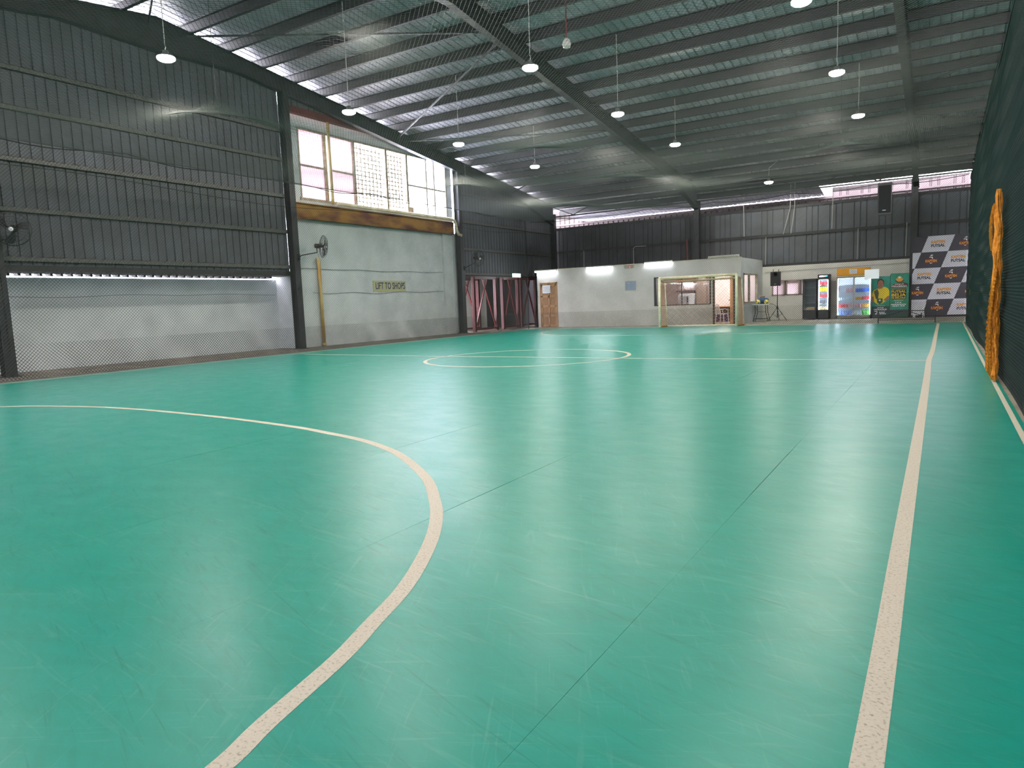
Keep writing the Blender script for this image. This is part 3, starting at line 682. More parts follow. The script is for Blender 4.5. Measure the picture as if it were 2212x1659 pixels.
obj('top', MB().bbox(-9.3, 33.2, 0.72, -7.7, 33.8, 0.76, 0.01), M['wood2'], ds); obj('skirt', MB().box(-9.25, 33.25, 0.42, -7.75, 33.75, 0.72), M['blackcloth'], ds)
obj('cloth_front', MB().box(-9.25, 33.22, 0.03, -7.75, 33.25, 0.42), M['purple'], ds)
for a in (-9.22, -7.78):
    for c in (33.27, 33.73): obj('leg', MB().box(a-0.02, c-0.02, 0, a+0.02, c+0.02, 0.42), M['blackm'], ds)
tag(obj('folder', MB().bbox(-8.35, 33.3, 0.76, -7.95, 33.6, 0.82, 0.015), M['ballc'], None, org=(-8.15, 33.4, 0.76)), 'yellow green folder on the desk inside the doorway', 'folder')
def chair(x, y, rz, lab, z=0, s=1.0):
    t = thing('plastic_chair', lab, 'chair')
    obj('seat', MB().bbox(-0.21, -0.2, 0.42, 0.21, 0.21, 0.45, 0.012), M['white'], t)
    bk = MB()
    for k in range(5):
        xx = -0.16+0.08*k; bk.tube([(xx, 0.19, 0.45), (xx, 0.24, 0.62), (xx, 0.27, 0.78)], 0.016, 6)
    bk.tube([(-0.21, 0.19, 0.44), (-0.22, 0.25, 0.66), (-0.17, 0.28, 0.82), (0, 0.29, 0.86), (0.17, 0.28, 0.82), (0.22, 0.25, 0.66), (0.21, 0.19, 0.44)], 0.022, 8)
    obj('backrest', bk, M['white'], t, True)
    for sx in (-1, 1):
        for sy in (-1, 1): obj('leg', MB().tube([(sx*0.19, sy*0.18, 0.43), (sx*0.22, sy*0.22, 0)], [0.026, 0.018], 8), M['white'], t)
        obj('armrest', MB().tube([(sx*0.22, 0.22, 0.64), (sx*0.25, 0.0, 0.65), (sx*0.25, -0.16, 0.62), (sx*0.21, -0.18, 0.43)], 0.018, 6), M['white'], t)
    t.location = (x, y, z); t.rotation_euler = (0, 0, rz); ORG[t.name] = (x, y, z); t.scale = (s, s, s); return t
chair(-8.50, 31.9, math.radians(75), 'white plastic armchair inside the doorway behind the goal')

# ================================================================== GOAL
gl = thing('futsal_goal', 'pale futsal goal with rust stained net standing before the grey partition', 'goal', (-8.7, 28.75, 0))
GXa, GXb, GY, GZ, RP = -10.30, -7.08, 28.75, 2.08, 0.055
obj('post', MB().tube([(GXa, GY, 0), (GXa, GY, GZ)], RP, 12), M['goal'], gl, True); obj('post', MB().tube([(GXb, GY, 0), (GXb, GY, GZ-0.06), (GXb-0.02, GY, GZ)], RP, 12), M['goal'], gl, True)
obj('crossbar', MB().tube([(GXa-0.02, GY, GZ), (GXb+0.01, GY, GZ)], RP, 12), M['goal'], gl, True)
D = 0.62
obj('back_bar', MB().tube([(GXa+0.04, GY+D, GZ-0.16), (GXb-0.04, GY+D, GZ-0.12)], 0.038, 8), M['goal'], gl, True)
for X in (GXa, GXb):
    sx = 0.04 if X < -9 else 0.10
    obj('side_bar', MB().tube([(X, GY, GZ-0.02), (X+sx*0.5, GY+D, GZ-0.14)], 0.028, 8), M['goal'], gl, True)
    obj('rear_post', MB().tube([(X+sx*0.5, GY+D, GZ-0.14), (X+sx, GY+D+0.18, 0.03)], 0.028, 8), M['goal'], gl, True)
    obj('ground_bar', MB().tube([(X, GY, 0.03), (X+sx, GY+D+0.18, 0.03)], 0.025, 8), M['gold'], gl, True)
obj('ground_bar', MB().tube([(GXa, GY+D+0.18, 0.03), (GXb+0.1, GY+D+0.18, 0.03)], 0.025, 8), M['goal'], gl, True)

def strands(P, U, V, pitch, r, seg=None, flip=True, n=3):
    """Diamond mesh of twine over the surface P(u, v): two families of diagonal strands."""
    b = MB()
    for s in (1, -1):
        k0 = -V if s == 1 else 0; cnt = int((U+V)/pitch)+1
        for k in range(cnt):
            c = k0+k*pitch                      # u - s*v = c
            if s == 1: ts = (max(0, -c), min(V, U-c)); f = lambda t, c=c: (c+t, t)
            else: ts = (max(0, c-U), min(V, c)); f = lambda t, c=c: (c-t, t)
            if ts[1]-ts[0] < 0.02: continue
            m = 1 if not seg else max(1, math.ceil((ts[1]-ts[0])/seg))
            pts = [Vector(P(*f(lerp(ts[0], ts[1], i/m)))) for i in range(m+1)]
            b.tube(pts, r, n, False)
    return b
# goal net: back, roof and sides
back = lambda u, v: (GXa+u, GY+D+0.2*(1-v/1.95)+0.05*math.sin(u*3)*math.sin(v*1.6), v+0.02)
obj('goal_netting', strands(back, GXb-GXa+0.05, 1.92, 0.13, 0.0045, 0.4), M['goalnet'], gl, kind='stuff')
roofn = lambda u, v: (GXa+u, GY+v, GZ-0.03-0.13*v/D-0.05*math.sin(v*5))
obj('goal_netting', strands(roofn, GXb-GXa, D, 0.10, 0.006, 0.2), M['goalnet'], gl, kind='stuff')
for X, m_ in ((GXa+0.02, 'goalnet'), (GXb+0.06, 'goalnet')):
    side = lambda u, v, X=X: (X+0.03*math.sin(v*3), GY+u*(1+0.2*(1-v/2)), v+0.02)
    obj('goal_netting', strands(side, D, 1.95, 0.07, 0.0045, 0.2), M[m_], gl, kind='stuff')
# lacing wound round the crossbar
lac = []
for k in range(60*6+1):
    t = k/360; a = k*PI/3
    lac.append((lerp(GXa+0.05, GXb-0.05, t), GY+math.cos(a)*0.055, GZ+math.sin(a)*0.055))
obj('lacing', MB().tube(lac, 0.010, 4), M['goalnet'], gl)

# ================================================================== NETS
H = 5.15
def hang(u, seedv=0.0): return 0.0
nl = thing('safety_net', 'tall dark mesh net hung along the whole left side of the court', 'net', (-17.14, 12, 0))
def pleft(u, v): return (-17.14+0.03*math.sin(u*0.9+v*0.7), -3+u, v+0.01)
obj('netting', strands(pleft, 32.3, H-0.01, 0.078, 0.0034, 1.2), M['net'], nl, kind='stuff')
obj('netting_skirt', strands(lambda u, v: (-17.10, -3.02+u, v+0.01), 32.3, 0.78, 0.078, 0.0032, None), M['net'], nl, kind='stuff')
rp = []
for k in range(90):
    y = -3+32.3*k/89; rp.append((-17.12, y, H+0.10*abs(math.sin((y-1.3)*PI/4.4))*-1+0.1+0.03*math.sin(y*2.1)))
obj('top_rope', MB().tube(rp, 0.012, 5), M['rope'], nl)
rp = [(-17.10, -3+32.3*k/89, 4.55+0.10*math.cos((32.3*k/89)*0.55)) for k in range(90)]
obj('slack_rope', MB().tube(rp, 0.008, 5), M['rope'], nl)
nf = thing('safety_net', 'tall mesh net hung across the far end of the court behind the goal', 'net', (-8, 29.8, 0))
obj('netting', strands(lambda u, v: (-17.14+u, 29.82+0.03*math.sin(u*0.8+v), v+0.01), 17.8, H-0.01, 0.080, 0.0034, 1.5), M['net'], nf, kind='stuff')
obj('netting_skirt', strands(lambda u, v: (-17.14+u, 29.78, v+0.01), 17.8, 0.75, 0.080, 0.0030, None), M['net'], nf, kind='stuff')
obj('top_rope', MB().tube([(-17.14+17.8*k/60, 29.82, H-0.10*abs(math.sin(k*PI/10))) for k in range(61)], 0.012, 5), M['rope'], nf)
obj('corner_rope', MB().tube([(-17.14, 29.3, 0.0), (-17.1, 29.3, 3), (-17.14, 29.3, H)], 0.02, 6), M['rope'], nf)
obj('hanging_cord', MB().tube([(-17.1, 11.05, 5.1), (-17.1, 11.1, 2.75)], 0.008, 5), M['rope'], nl)
# right side net: several loose layers seen almost edge-on
nr = thing('safety_net', 'dark green net curtain hanging in ripples along the right touchline', 'net', (0.68, 12, 0))
def pr(off, ph):
    return lambda u, v: (0.70+off+0.013*math.sin(v*26+u*0.5+1.5*math.sin(u*0.4)+ph)+0.012*math.sin(v*3+u*0.9+ph*2), 1.0+u, v+0.005)
for off, ph in ((0.0, 0.0), (0.05, 1.7), (0.11, 3.9)):
    obj('netting', strands(pr(off, ph), 28.4, 5.15, 0.078, 0.0036, 0.16), M['net_green'], nr, kind='stuff')
obj('top_rope', MB().tube([(0.70, 1.0+28.4*k/60, 5.0-0.06*abs(math.sin(k*PI/8))) for k in range(61)], 0.015, 5), M['rope'], nr)
# ceiling net
tents = [(-13.3, 9.9, 0.75, 1.3), (-9.5, 16.9, 0.45, 1.5), (-2.6, 22.4, 0.55, 1.3), (-9.0, 22.5, 0.5, 1.6), (-14.0, 20.0, 0.35, 1.6), (-5.5, 25.5, 0.35, 1.4), (-13.6, 27, 0.3, 1.2), (-3.0, 10.0, 0.4, 1.5), (-8.0, 8.0, 0.4, 1.5)]
def zceil(x, y):
    z = H+0.02-0.22*math.sin(PI*min(max((x+17.1)/17.8, 0), 1))**0.5*(0.6+0.4*math.sin(x*1.1+1)*math.sin(y*0.8))
    for tx, ty, h, w in tents:
        d = math.hypot(x-tx, y-ty)
        if d < 5: z += h*math.exp(-d/w*1.6)
    return z
nc = thing('safety_net', 'sagging ceiling net stretched over the court below the lamps', 'net', (-8, 14, H))
obj('netting', strands(lambda u, v: (-17.12+u, 1.0+v, zceil(-17.12+u, 1.0+v)), 17.8, 28.8, 0.078, 0.0024, 0.30), M['net_top'], nc, kind='stuff')
for tx, ty, h, w in tents:
    if ty < 8.5: continue
    obj('hanger_cord', MB().tube([(tx, ty, zceil(tx, ty)), (tx, ty, ztop(ty)-0.02)], 0.006, 4), M['rope'], nc)

# orange folded goal net hanging on the right net
on = thing('folded_goal_net', 'orange goal net gathered into a bundle hanging on the right net', 'net', (0.56, 11.2, 0))
b = MB(); pts = []; rad = []
for k in range(40):
    t = k/39; z = lerp(2.50, 0.08, t)
    pts.append((0.60+0.008*math.sin(k*0.9), lerp(11.6, 11.0, t)+0.02*math.sin(k*0.6), z)); rad.append(0.034+0.016*math.sin(PI*min(t*1.5, 1))**0.7+0.006*random.random())
b.tube(pts, rad, 9); obj('core', b, M['gold'], on)
b = MB()
for q in range(46):
    a0 = random.random()*6.28; sp_ = random.uniform(0.03, 0.075); w_ = random.uniform(2, 9)*random.choice((-1, 1)); cc = []
    z0_ = 2.54-random.random()*0.5*(q % 3); z1_ = 0.03+random.random()*0.5*(q % 4 == 0)
    for k in range(34):
        t = k/33; rr = sp_*(0.55+0.75*math.sin(PI*min(1, t*0.8+0.1)))*(1+0.3*math.sin(k*1.7+q))
        cc.append((0.60+0.45*rr*math.cos(a0+w_*t), lerp(11.6, 11.0, t)+rr*1.6*math.sin(a0+w_*t), lerp(z0_, z1_, t)))
    b.tube(cc, 0.007, 4)
obj('gathered_cords', b, M['gold'], on, kind='stuff')
loose = lambda u, v: (0.575-0.05*math.sin(v*2.2)*math.sin(u*4+1), 11.0+u*(0.35+0.65*(1-v/1.5)**1.0)*1.0, 0.03+v)
obj('loose_netting', strands(loose, 1.5, 1.45, 0.10, 0.012, 0.15), M['gold'], on, kind='stuff')
obj('top_tuft', strands(lambda u, v: (0.56-0.03*math.sin(v*5), 11.5+u*(1-v*0.3), 1.75+v), 0.55, 0.6, 0.09, 0.011, 0.15), M['gold'], on, kind='stuff')

# ================================================================== LAMPS
lampp = thing('high_bay_lamp', 'round hanging lamp', 'lamp')
obj('housing', MB().lathe([(0.02, 0.13), (0.05, 0.12), (0.06, 0.05), (0.14, 0.03), (0.16, 0.005), (0.15, 0.0)], n=20), M['lampgrey'], lampp, True)
obj('diffuser', MB().lathe([(0.155, 0.0), (0.155, -0.03), (0.12, -0.055), (0.0, -0.065)], n=20), M['lamp_on'], lampp, True)
obj('hook', MB().tube([(0, 0, 0.13), (0.02, 0, 0.18), (0, 0, 0.24)], 0.008, 6), M['lampgrey'], lampp)
ZL = 6.5; first = True
rows = {'left': -13.57, 'middle': -8.0, 'right': -2.33}
ord_ = {4.0: 'overhead near the photographer', 9.0: 'nearest in view', 14.15: 'over the halfway line', 19.1: 'beyond the halfway line', 24.1: 'farthest of its row'}
for rn, X in rows.items():
    for Y, wd in ord_.items():
        place(lampp, (X, Y, ZL), 0, 'round hanging lamp in the %s row, %s' % (rn, wd), 'hanging lamps over the court', first, 1.12); first = False
        ORG['x'] = 0
        c = MB().tube([(X, Y, ZL+0.23), (X+0.01, Y, (ZL+ztop(Y))/2), (X, Y, ztop(Y)+0.02)], 0.009, 5)
        tag(obj('lamp_cable', c, M['conduit'], None, org=(X, Y, ZL+0.23)), 'pale cable holding the %s row lamp %s' % (rn, wd), 'cable', 'lamp cables')
place(lampp, (-6.62, 32.5, 6.1), 0, 'round hanging lamp by itself above the speaker stand near the far wall', 'hanging lamps over the court')
tag(obj('lamp_cable', MB().tube([(-6.62, 32.5, 6.33), (-6.6, 32.5, 6.7), (-6.3, 32.6, 6.95)], 0.009, 5), M['conduit'], None, org=(-6.62, 32.5, 6.33)), 'pale cable holding the lamp near the far wall', 'cable', 'lamp cables')
for X, cn in ((5.0, 'near the right net'), (11.0, 'away from the right net')):  # out-of-view lamps added for their light on the hall beyond the net
    for Y, wd in ((4.0, 'nearest'), (14.15, 'middle'), (24.1, 'farthest')): place(lampp, (X, Y, ZL), 0, '%s unseen added lamp over the neighbouring court in the row %s' % (wd, cn), 'unseen added lamps over the next court')
# red-rod sensor
sn = thing('ceiling_sensor', 'small grey detector hanging on a thin red rod between the roof beams', 'sensor', (-7.0, 14.2, 6.9))
sx, sy, sz = -6.65, 13.3, 6.45
obj('rod', MB().tube([(sx, sy, sz+0.1), (sx, sy, ztop(sy))], 0.014, 6), M['red'], sn)
obj('body', MB().lathe([(0.03, 0.12), (0.07, 0.08), (0.09, 0.0), (0.07, -0.06), (0.02, -0.08)], (sx, sy, sz), n=12), M['conduit'], sn, True)

# ================================================================== FANS
def fan(loc, face, lab, scale=1.0, arm=None):
    f = Vector(face).normalized(); t = thing('wall_fan', lab, 'fan', loc, group='wall fans on the left columns'); c = Vector(loc)
    side = f.cross(Vector((0, 0, 1))).normalized(); upv = side.cross(f).normalized(); R = 0.38*scale
    b = MB()
    for rr, dp in ((R, 0.0), (R*0.97, 0.06), (R*0.75, 0.10), (R*0.45, 0.115), (R*0.75, -0.07), (R*0.97, -0.04)):
        ring = [c+f*dp+(side*math.cos(2*PI*k/28)+upv*math.sin(2*PI*k/28))*rr for k in range(29)]
        b.tube(ring, 0.008 if rr == R else 0.004, 4, False)
    for k in range(24):
        a = 2*PI*k/24; d = side*math.cos(a)+upv*math.sin(a)
        b.tube([c+f*0.12+d*R*0.12, c+f*0.10+d*R*0.75, c+f*0.0+d*R], 0.003, 3, False)
        b.tube([c-f*0.10+d*R*0.15, c-f*0.07+d*R*0.75, c+d*R], 0.003, 3, False)
    obj('cage', b, M['fangrille'], t)
    for k in range(3):
        a = 2*PI*k/3+0.5; vs = []
        for q in range(7):
            rr = R*(0.15+0.75*q/6); w = 0.10+0.28*math.sin(PI*q/6*0.9)
            for sgn in (-1, 1):
                aa = a+sgn*w+q*0.06
                vs.append(c+(side*math.cos(aa)+upv*math.sin(aa))*rr+f*(0.02+0.035*sgn))
        obj('blade', MB().add(vs, [(2*i, 2*i+1, 2*i+3, 2*i+2) for i in range(6)]), M['black'], t, True)
    obj('motor', MB().lathe([(0.03, -0.30), (0.075, -0.28), (0.085, -0.14), (0.05, -0.10), (0.05, 0.02)], c, f, 14), M['fanmotor'], t, True)
    obj('hub', MB().lathe([(0.045, 0.115), (0.05, 0.13), (0.02, 0.14)], c, f, 14), M['white'], t, True)
    if arm is None: arm = (XL+0.15, loc[1]-0.55, loc[2]-0.38)
    m = c-f*0.22+Vector((0, 0, -0.1))
    obj('bracket', MB().tube([c-f*0.22, m+Vector((0, 0, -0.12)), Vector(arm)+Vector((0.12, 0.05, 0.06)), Vector(arm)], 0.018, 8).box(arm[0]-0.02, arm[1]-0.06, arm[2]-0.1, arm[0]+0.02, arm[1]+0.06, arm[2]+0.1), M['blackm'], t, True)
    obj('pull_cord', MB().tube([c-f*0.2+Vector((0, 0, -0.05)), c-f*0.2+Vector((0.02, 0, -0.3)), c-f*0.19+Vector((0, 0.03, -0.45)), c-f*0.2+Vector((0, 0, -0.55))], 0.006, 4), M['blackm'], t)
    return t
fan((-18.25, 17.35, 3.47), (0.50, 0.86, -0.08), 'wall fan seen nearly edge-on above the yellowed drain pipe', 1.0, (XL+0.15, 16.55, 3.10))
fan((-18.15, 7.82, 3.40), (0.8, -0.55, -0.12), 'wall fan with a white hub cut by the left picture edge', 1.0, (XL+0.15, 7.6, 3.1))
fan((-18.2, 26.75, 3.38), (0.85, -0.25, -0.15), 'wall fan above the red frames beside the lift wall', 0.95, (XL+0.15, 26.2, 2.95))

# ================================================================== SPEAKERS
def speaker_box(x, y, z, w, d, h, lab, plain=False):
    t = thing('loudspeaker', lab, 'speaker', (x, y, z))
    poly = [(x-w/2, y-d/2, z), (x+w/2, y-d/2, z), (x+w/2, y-d/2, z+h), (x-w/2, y-d/2, z+h)]
    b = MB(); pts = []
    for zz, k in ((z, 0.94), (z+0.02, 1), (z+h-0.02, 1), (z+h, 0.94)):
        hw = w/2*k; hd = d/2
        pts += [(x-hw, y-hd, zz), (x+hw, y-hd, zz), (x+hw, y-hd*0.2, zz), (x+hw*0.62, y+hd, zz), (x-hw*0.62, y+hd, zz), (x-hw, y-hd*0.2, zz)]
    fs = [tuple(reversed(range(6))), tuple(range(18, 24))]
    for r in range(3):
        for i in range(6): fs.append((r*6+i, r*6+(i+1) % 6, (r+1)*6+(i+1) % 6, (r+1)*6+i))
    obj('cabinet', b.add(pts, fs), M['black'], t)
    obj('grille', MB().bbox(x-w*0.43, y-d/2-0.02, z+h*0.06, x+w*0.43, y-d/2, z+h*(0.94 if plain else 0.66), 0.012), M['grille'], t)
    if not plain: obj('horn', MB().lathe([(w*0.30, 0.0), (w*0.32, 0.02), (w*0.2, 0.012), (w*0.08, -0.03)], (x, y-d/2, z+h*0.80), (0, -1, 0), 20), M['blackm'], t, True)
    obj('badge', MB().box(x-0.05, y-d/2-0.026, z+h*0.12, x+0.04, y-d/2-0.02, z+h*0.145), M['badge'], t)
    return t
sp = speaker_box(-6.57, 33.95, 1.60, 0.44, 0.36, 0.64, 'black loudspeaker on the tripod stand before the white wall')
for a in (-6.70, -6.46): obj('handle', MB().tube([(a, 33.95, 2.22), (a, 33.95, 2.34), (a+0.02, 33.95, 2.36)], 0.014, 6), M['blackm'], sp)
ss = thing('speaker_stand', 'black tripod stand under the loudspeaker before the white wall', 'stand', (-6.52, 34, 0))
obj('pole', MB().tube([(-6.52, 34, 0.12), (-6.52, 34, 1.60)], 0.018, 8), M['blackm'], ss); obj('collar', MB().tube([(-6.52, 34, 0.57), (-6.52, 34, 0.68)], 0.035, 8), M['blackm'], ss)
for dx_, dy_ in ((-0.38, -0.12), (0.42, -0.05), (0.02, 0.35)):
    obj('leg', MB().tube([(-6.52, 34, 0.62), (-6.52+dx_, 34+dy_, 0.012)], 0.014, 6), M['blackm'], ss)
    obj('brace', MB().tube([(-6.52, 34, 0.18), (-6.52+dx_*0.52, 34+dy_*0.52, 0.31)], 0.008, 5), M['blackm'], ss)
hs = speaker_box(-1.56, 24.0, 3.47, 0.37, 0.34, 0.92, 'large black loudspeaker hanging under the roof by the right far column', True)
obj('hanging_bracket', MB().tube([(-1.72, 24.0, 4.36), (-1.72, 24.0, 4.50), (-1.40, 24.0, 4.50), (-1.40, 24.0, 4.36)], 0.012, 6).tube([(-1.56, 24, 4.5), (-1.56, 24.05, ztop(24.4))], 0.006, 5), M['blackm'], hs)

# ================================================================== TABLE + BALLS
tb = thing('folding_table', 'white folding table with black legs beside the white box room', 'table', (-7.1, 33.3, 0))
obj('table_top', MB().bbox(-7.43, 33.0, 0.755, -6.72, 33.6, 0.79, 0.012), M['tabletop'], tb)
for yy in (33.08, 33.52):
    obj('leg', MB().tube([(-7.32, yy, 0.755), (-7.30, yy, 0.4), (-7.40, yy, 0.01)], 0.014, 6), M['blackm'], tb)
    obj('leg', MB().tube([(-6.86, yy, 0.755), (-6.84, yy, 0.4), (-6.74, yy, 0.01)], 0.014, 6), M['blackm'], tb)
    obj('leg_rail', MB().tube([(-7.36, yy, 0.13), (-6.78, yy, 0.13)], 0.010, 6), M['blackm'], tb)
obj('brace', MB().tube([(-7.31, 33.1, 0.7), (-7.25, 33.3, 0.45), (-6.9, 33.3, 0.45), (-6.86, 33.1, 0.7)], 0.009, 6), M['blackm'], tb)
def football(c, lab, r=0.105):
    t = thing('futsal_ball', lab, 'ball', c); obj('shell', MB().ball(c, r, 10), M['ballc'], t, True)
    for a, e in ((0.3, 0.2), (2.2, -0.2), (4.2, 0.4), (5.2, -0.5), (1.2, -0.9)):
        d = Vector((math.cos(a)*math.cos(e), math.sin(a)*math.cos(e), math.sin(e)))
        obj('patch', MB().lathe([(r*0.36, r*0.935), (r*0.30, r*0.98), (0.01, r*1.005)], c, d, 5), M['ballb'], t)
football((-7.20, 33.15, 0.897), 'yellow ball on the left end of the folding table')
football((-6.83, 33.15, 0.897), 'yellow and blue ball on the right end of the folding table')
bgb = thing('sports_bag', 'blue sports bag between the two balls on the folding table', 'bag', (-7.02, 33.38, 0.79))
obj('body', MB().tube([(-7.26, 33.4, 0.93), (-7.2, 33.4, 0.935), (-6.85, 33.4, 0.935), (-6.8, 33.4, 0.93)], [0.10, 0.135, 0.135, 0.10], 12), M['bluepl'], bgb, True)
obj('strap', MB().tube([(-7.12, 33.28, 1.0), (-7.1, 33.32, 1.12), (-6.95, 33.32, 1.12), (-6.93, 33.28, 1.0)], 0.012, 6), M['bluepl'], bgb)
tag(obj('woven_basket', MB().lathe([(0.09, 0), (0.13, 0.10), (0.12, 0.105), (0.085, 0.012)], (-7.08, 33.5, 1.07), n=14), M['tan'], None, org=(-7.08, 33.5, 1.07)), 'pale tan basket resting on the blue sports bag', 'basket')
tag(obj('speaker_cable', MB().tube([(-6.74, 33.4, 0.80), (-6.66, 33.5, 0.79), (-6.6, 33.7, 0.74), (-6.55, 33.9, 0.64), (-6.53, 33.96, 0.56)], 0.010, 5), M['blackm'], None), 'black cable from the folding table to the speaker stand', 'cable')

# ================================================================== FRIDGES
def fridge(x0, x1, h, base, lab, lit, frame, d=0.62, YB=34.4, top=0.16, hdr=None, doors=1, shelves=4, name='display_fridge'):
    """Glass-door fridge: shell, lit liner, shelves, door frames with panes."""
    Y0 = YB; Y1 = YB+d; t = thing(name, lab, 'fridge', ((x0+x1)/2, Y0, 0))
    w = 0.035
    obj('cabinet', MB().box(x0, Y0, 0.04, x0+w, Y1, h).box(x1-w, Y0, 0.04, x1, Y1, h).box(x0, Y1-w, 0.04, x1, Y1, h).box(x0, Y0, h-w, x1, Y1, h).box(x0, Y0, 0.04, x1, Y1, base-0.02), frame, t)
    obj('liner', MB().box(x0+w, Y1-w-0.02, base, x1-w, Y1-w-0.005, h-top).box(x0+w, Y0+0.03, base, x0+w+0.01, Y1-w, h-top).box(x1-w-0.01, Y0+0.03, base, x1-w, Y1-w, h-top).box(x0+w, Y0+0.03, base-0.02, x1-w, Y1-w, base), M['fr_in'] if lit else M['fr_grey'], t)
    obj('header', MB().bbox(x0+0.005, Y0-0.03, h-top, x1-0.005, Y0+0.03, h-0.005, 0.01), hdr or frame, t)
    for k in range(shelves):
        z = base+(h-top-base)*(k+1)/(shelves+1)
        obj('shelf', MB().box(x0+w+0.01, Y0+0.09, z-0.008, x1-w-0.01, Y1-w-0.02, z+0.008), M['fr_shelf'], t)
    dw = (x1-x0)/doors
    for k in range(doors):
        a = x0+k*dw; c = a+dw; fr = 0.035
        dr = obj('door', MB().box(a, Y0-0.03, base-0.02, a+fr, Y0+0.01, h-top).box(c-fr, Y0-0.03, base-0.02, c, Y0+0.01, h-top).box(a, Y0-0.03, base-0.02, c, Y0+0.01, base+0.02).box(a, Y0-0.03, h-top-0.03, c, Y0+0.01, h-top), frame, t)
        obj('door_glass', MB().box(a+fr, Y0-0.012, base+0.02, c-fr, Y0-0.007, h-top-0.03), M['clear'], dr)
    if lit:
        obj('light_strip', MB().box(x0+w+0.02, Y0+0.035, h-top-0.03, x1-w-0.02, Y0+0.06, h-top-0.005), M['fr_glow'], t)
        obj('light_strip', MB().box(x0+w+0.012, Y0+0.02, base+0.03, x0+w+0.03, Y0+0.035, h-top-0.06).box(x1-w-0.03, Y0+0.02, base+0.03, x1-w-0.012, Y0+0.035, h-top-0.06), M['fr_glow'], t)
    vn = MB()
    for k in range(5): vn.box(x0+0.05, Y0-0.012, 0.08+k*(base-0.14)/5, x1-0.05, Y0, 0.08+k*(base-0.14)/5+0.012)
    obj('vent_slats', vn, frame, t)
    return t
f1 = fridge(-5.49, -4.90, 1.86, 0.42, 'dark unlit glass door fridge with near empty shelves', False, M['black'], top=0.06, shelves=3)
tag(obj('crate', MB().bbox(-5.36, 34.55, 0.42, -5.0, 34.85, 0.56, 0.015), M['hdr'], None, org=(-5.18, 34.7, 0.42)), 'yellow crate on the floor of the dark fridge', 'crate')
f2 = fridge(-4.86, -4.38, 2.03, 0.42, 'narrow lit black fridge with a glowing header beside the dark fridge', True, M['black'], top=0.20, shelves=4)
text('header_lettering', 'ABELLA', M['hdrglow'], f2, (-4.66, 34.36, 1.95), 0.27, 0.065, '-Y', bold=0.02)
obj('header_mark', MB().prism([(-4.50, 34.37, 1.91), (-4.43, 34.37, 1.95), (-4.50, 34.37, 1.995), (-4.53, 34.37, 1.95)], (0, -0.006, 0)), M['cyan'], f2)
f3 = fridge(-4.07, -2.68, 1.86, 0.16, 'wide two door drinks fridge glowing under a yellow header', True, M['fr_grey'], top=0.02, doors=2, shelves=4)
obj('yellow_header', MB().bbox(-4.07, 34.36, 1.93, -2.74, 34.60, 2.24, 0.015), M['hdr'], f3)
obj('header_ledge', MB().box(-4.07, 34.34, 1.86, -2.95, 34.60, 1.92), M['cream_pipe'], f3)
nt_ = thing('notice', 'small printed notice on the yellow fridge header', 'notice', (-3.4, 34.35, 2.1))
obj('sheet', MB().box(-3.56, 34.352, 1.99, -3.26, 34.358, 2.19), M['paper'], nt_)
for k in range(4): obj('print_line', MB().box(-3.53, 34.349, 2.15-k*0.04, -3.30, 34.352, 2.165-k*0.04), M['print'], nt_)

# bottles: one prototype per kind, then copies
bcol = {'red': (206, 40, 44), 'yellow': (236, 206, 10), 'blue': (30, 90, 196), 'green': (60, 176, 40), 'amber': (222, 160, 20), 'pink': (236, 170, 170), 'clear blue': (110, 140, 210), 'dark': (90, 84, 84), 'cream': (226, 196, 130), 'pale': (206, 220, 226)}
bm = {k: mat('drink_'+k.replace(' ', '_'), v, 0.35) for k, v in bcol.items()}
protos = {}
def bottle(kind, colr, loc, h, r, label, group):
    key = (kind, colr, round(h, 3), round(r, 3))
    if key not in protos:
        t = thing(kind, label, 'bottle' if kind == 'bottle' else 'can')
        if kind == 'bottle':
            obj('body', MB().lathe([(r*0.9, 0), (r, 0.01), (r, h*0.62), (r*0.45, h*0.82), (r*0.36, h*0.92)], n=10), bm[colr], t, True)
            obj('cap', MB().lathe([(r*0.4, h*0.92), (r*0.4, h)], n=8), M['white'], t)
        else:
            obj('body', MB().lathe([(r*0.85, 0), (r, 0.008), (r, h*0.94), (r*0.82, h)], n=10), bm[colr], t, True)
        protos[key] = t; place(t, loc, 0, label, group, True)
    else: place(protos[key], loc, 0, label, group)
ORD = ['first', 'second', 'third', 'fourth', 'fifth', 'sixth', 'seventh', 'eighth', 'ninth', 'tenth']
def brow(x0, x1, z, n, colr, h, r, where, kind='bottle', y=34.56):
    for k in range(n):
        od = 'only' if n == 1 else ORD[k] if k < n-1 else 'rightmost'
        bottle(kind, colr, (lerp(x0, x1, (k+0.5)/n), y+random.uniform(-0.01, 0.01), z), h, r, '%s %s %s, %s from left' % (colr, kind, where, od) if od != 'rightmost' else 'rightmost %s %s %s' % (colr, kind, where), '%s drinks %s' % (colr, where))
def shz(h, top, base, n, k): return base+(h-top-base)*k/(n+1)+(0.008 if k else 0)
z = lambda k: shz(2.03, 0.20, 0.42, 4, k)
brow(-4.80, -4.44, z(0), 5, 'cream', 0.19, 0.03, 'on the lowest shelf of the narrow fridge')
brow(-4.80, -4.44, z(1), 5, 'dark', 0.2, 0.03, 'on the second lowest shelf of the narrow fridge')
brow(-4.80, -4.44, z(2), 5, 'red', 0.14, 0.032, 'on the middle shelf of the narrow fridge', 'can')
brow(-4.80, -4.44, z(3), 5, 'yellow', 0.19, 0.034, 'on the second shelf of the narrow fridge', 'can')
brow(-4.80, -4.44, z(4), 5, 'red', 0.15, 0.032, 'on the top shelf of the narrow fridge', 'can')
z = lambda k: shz(1.86, 0.02, 0.16, 4, k)
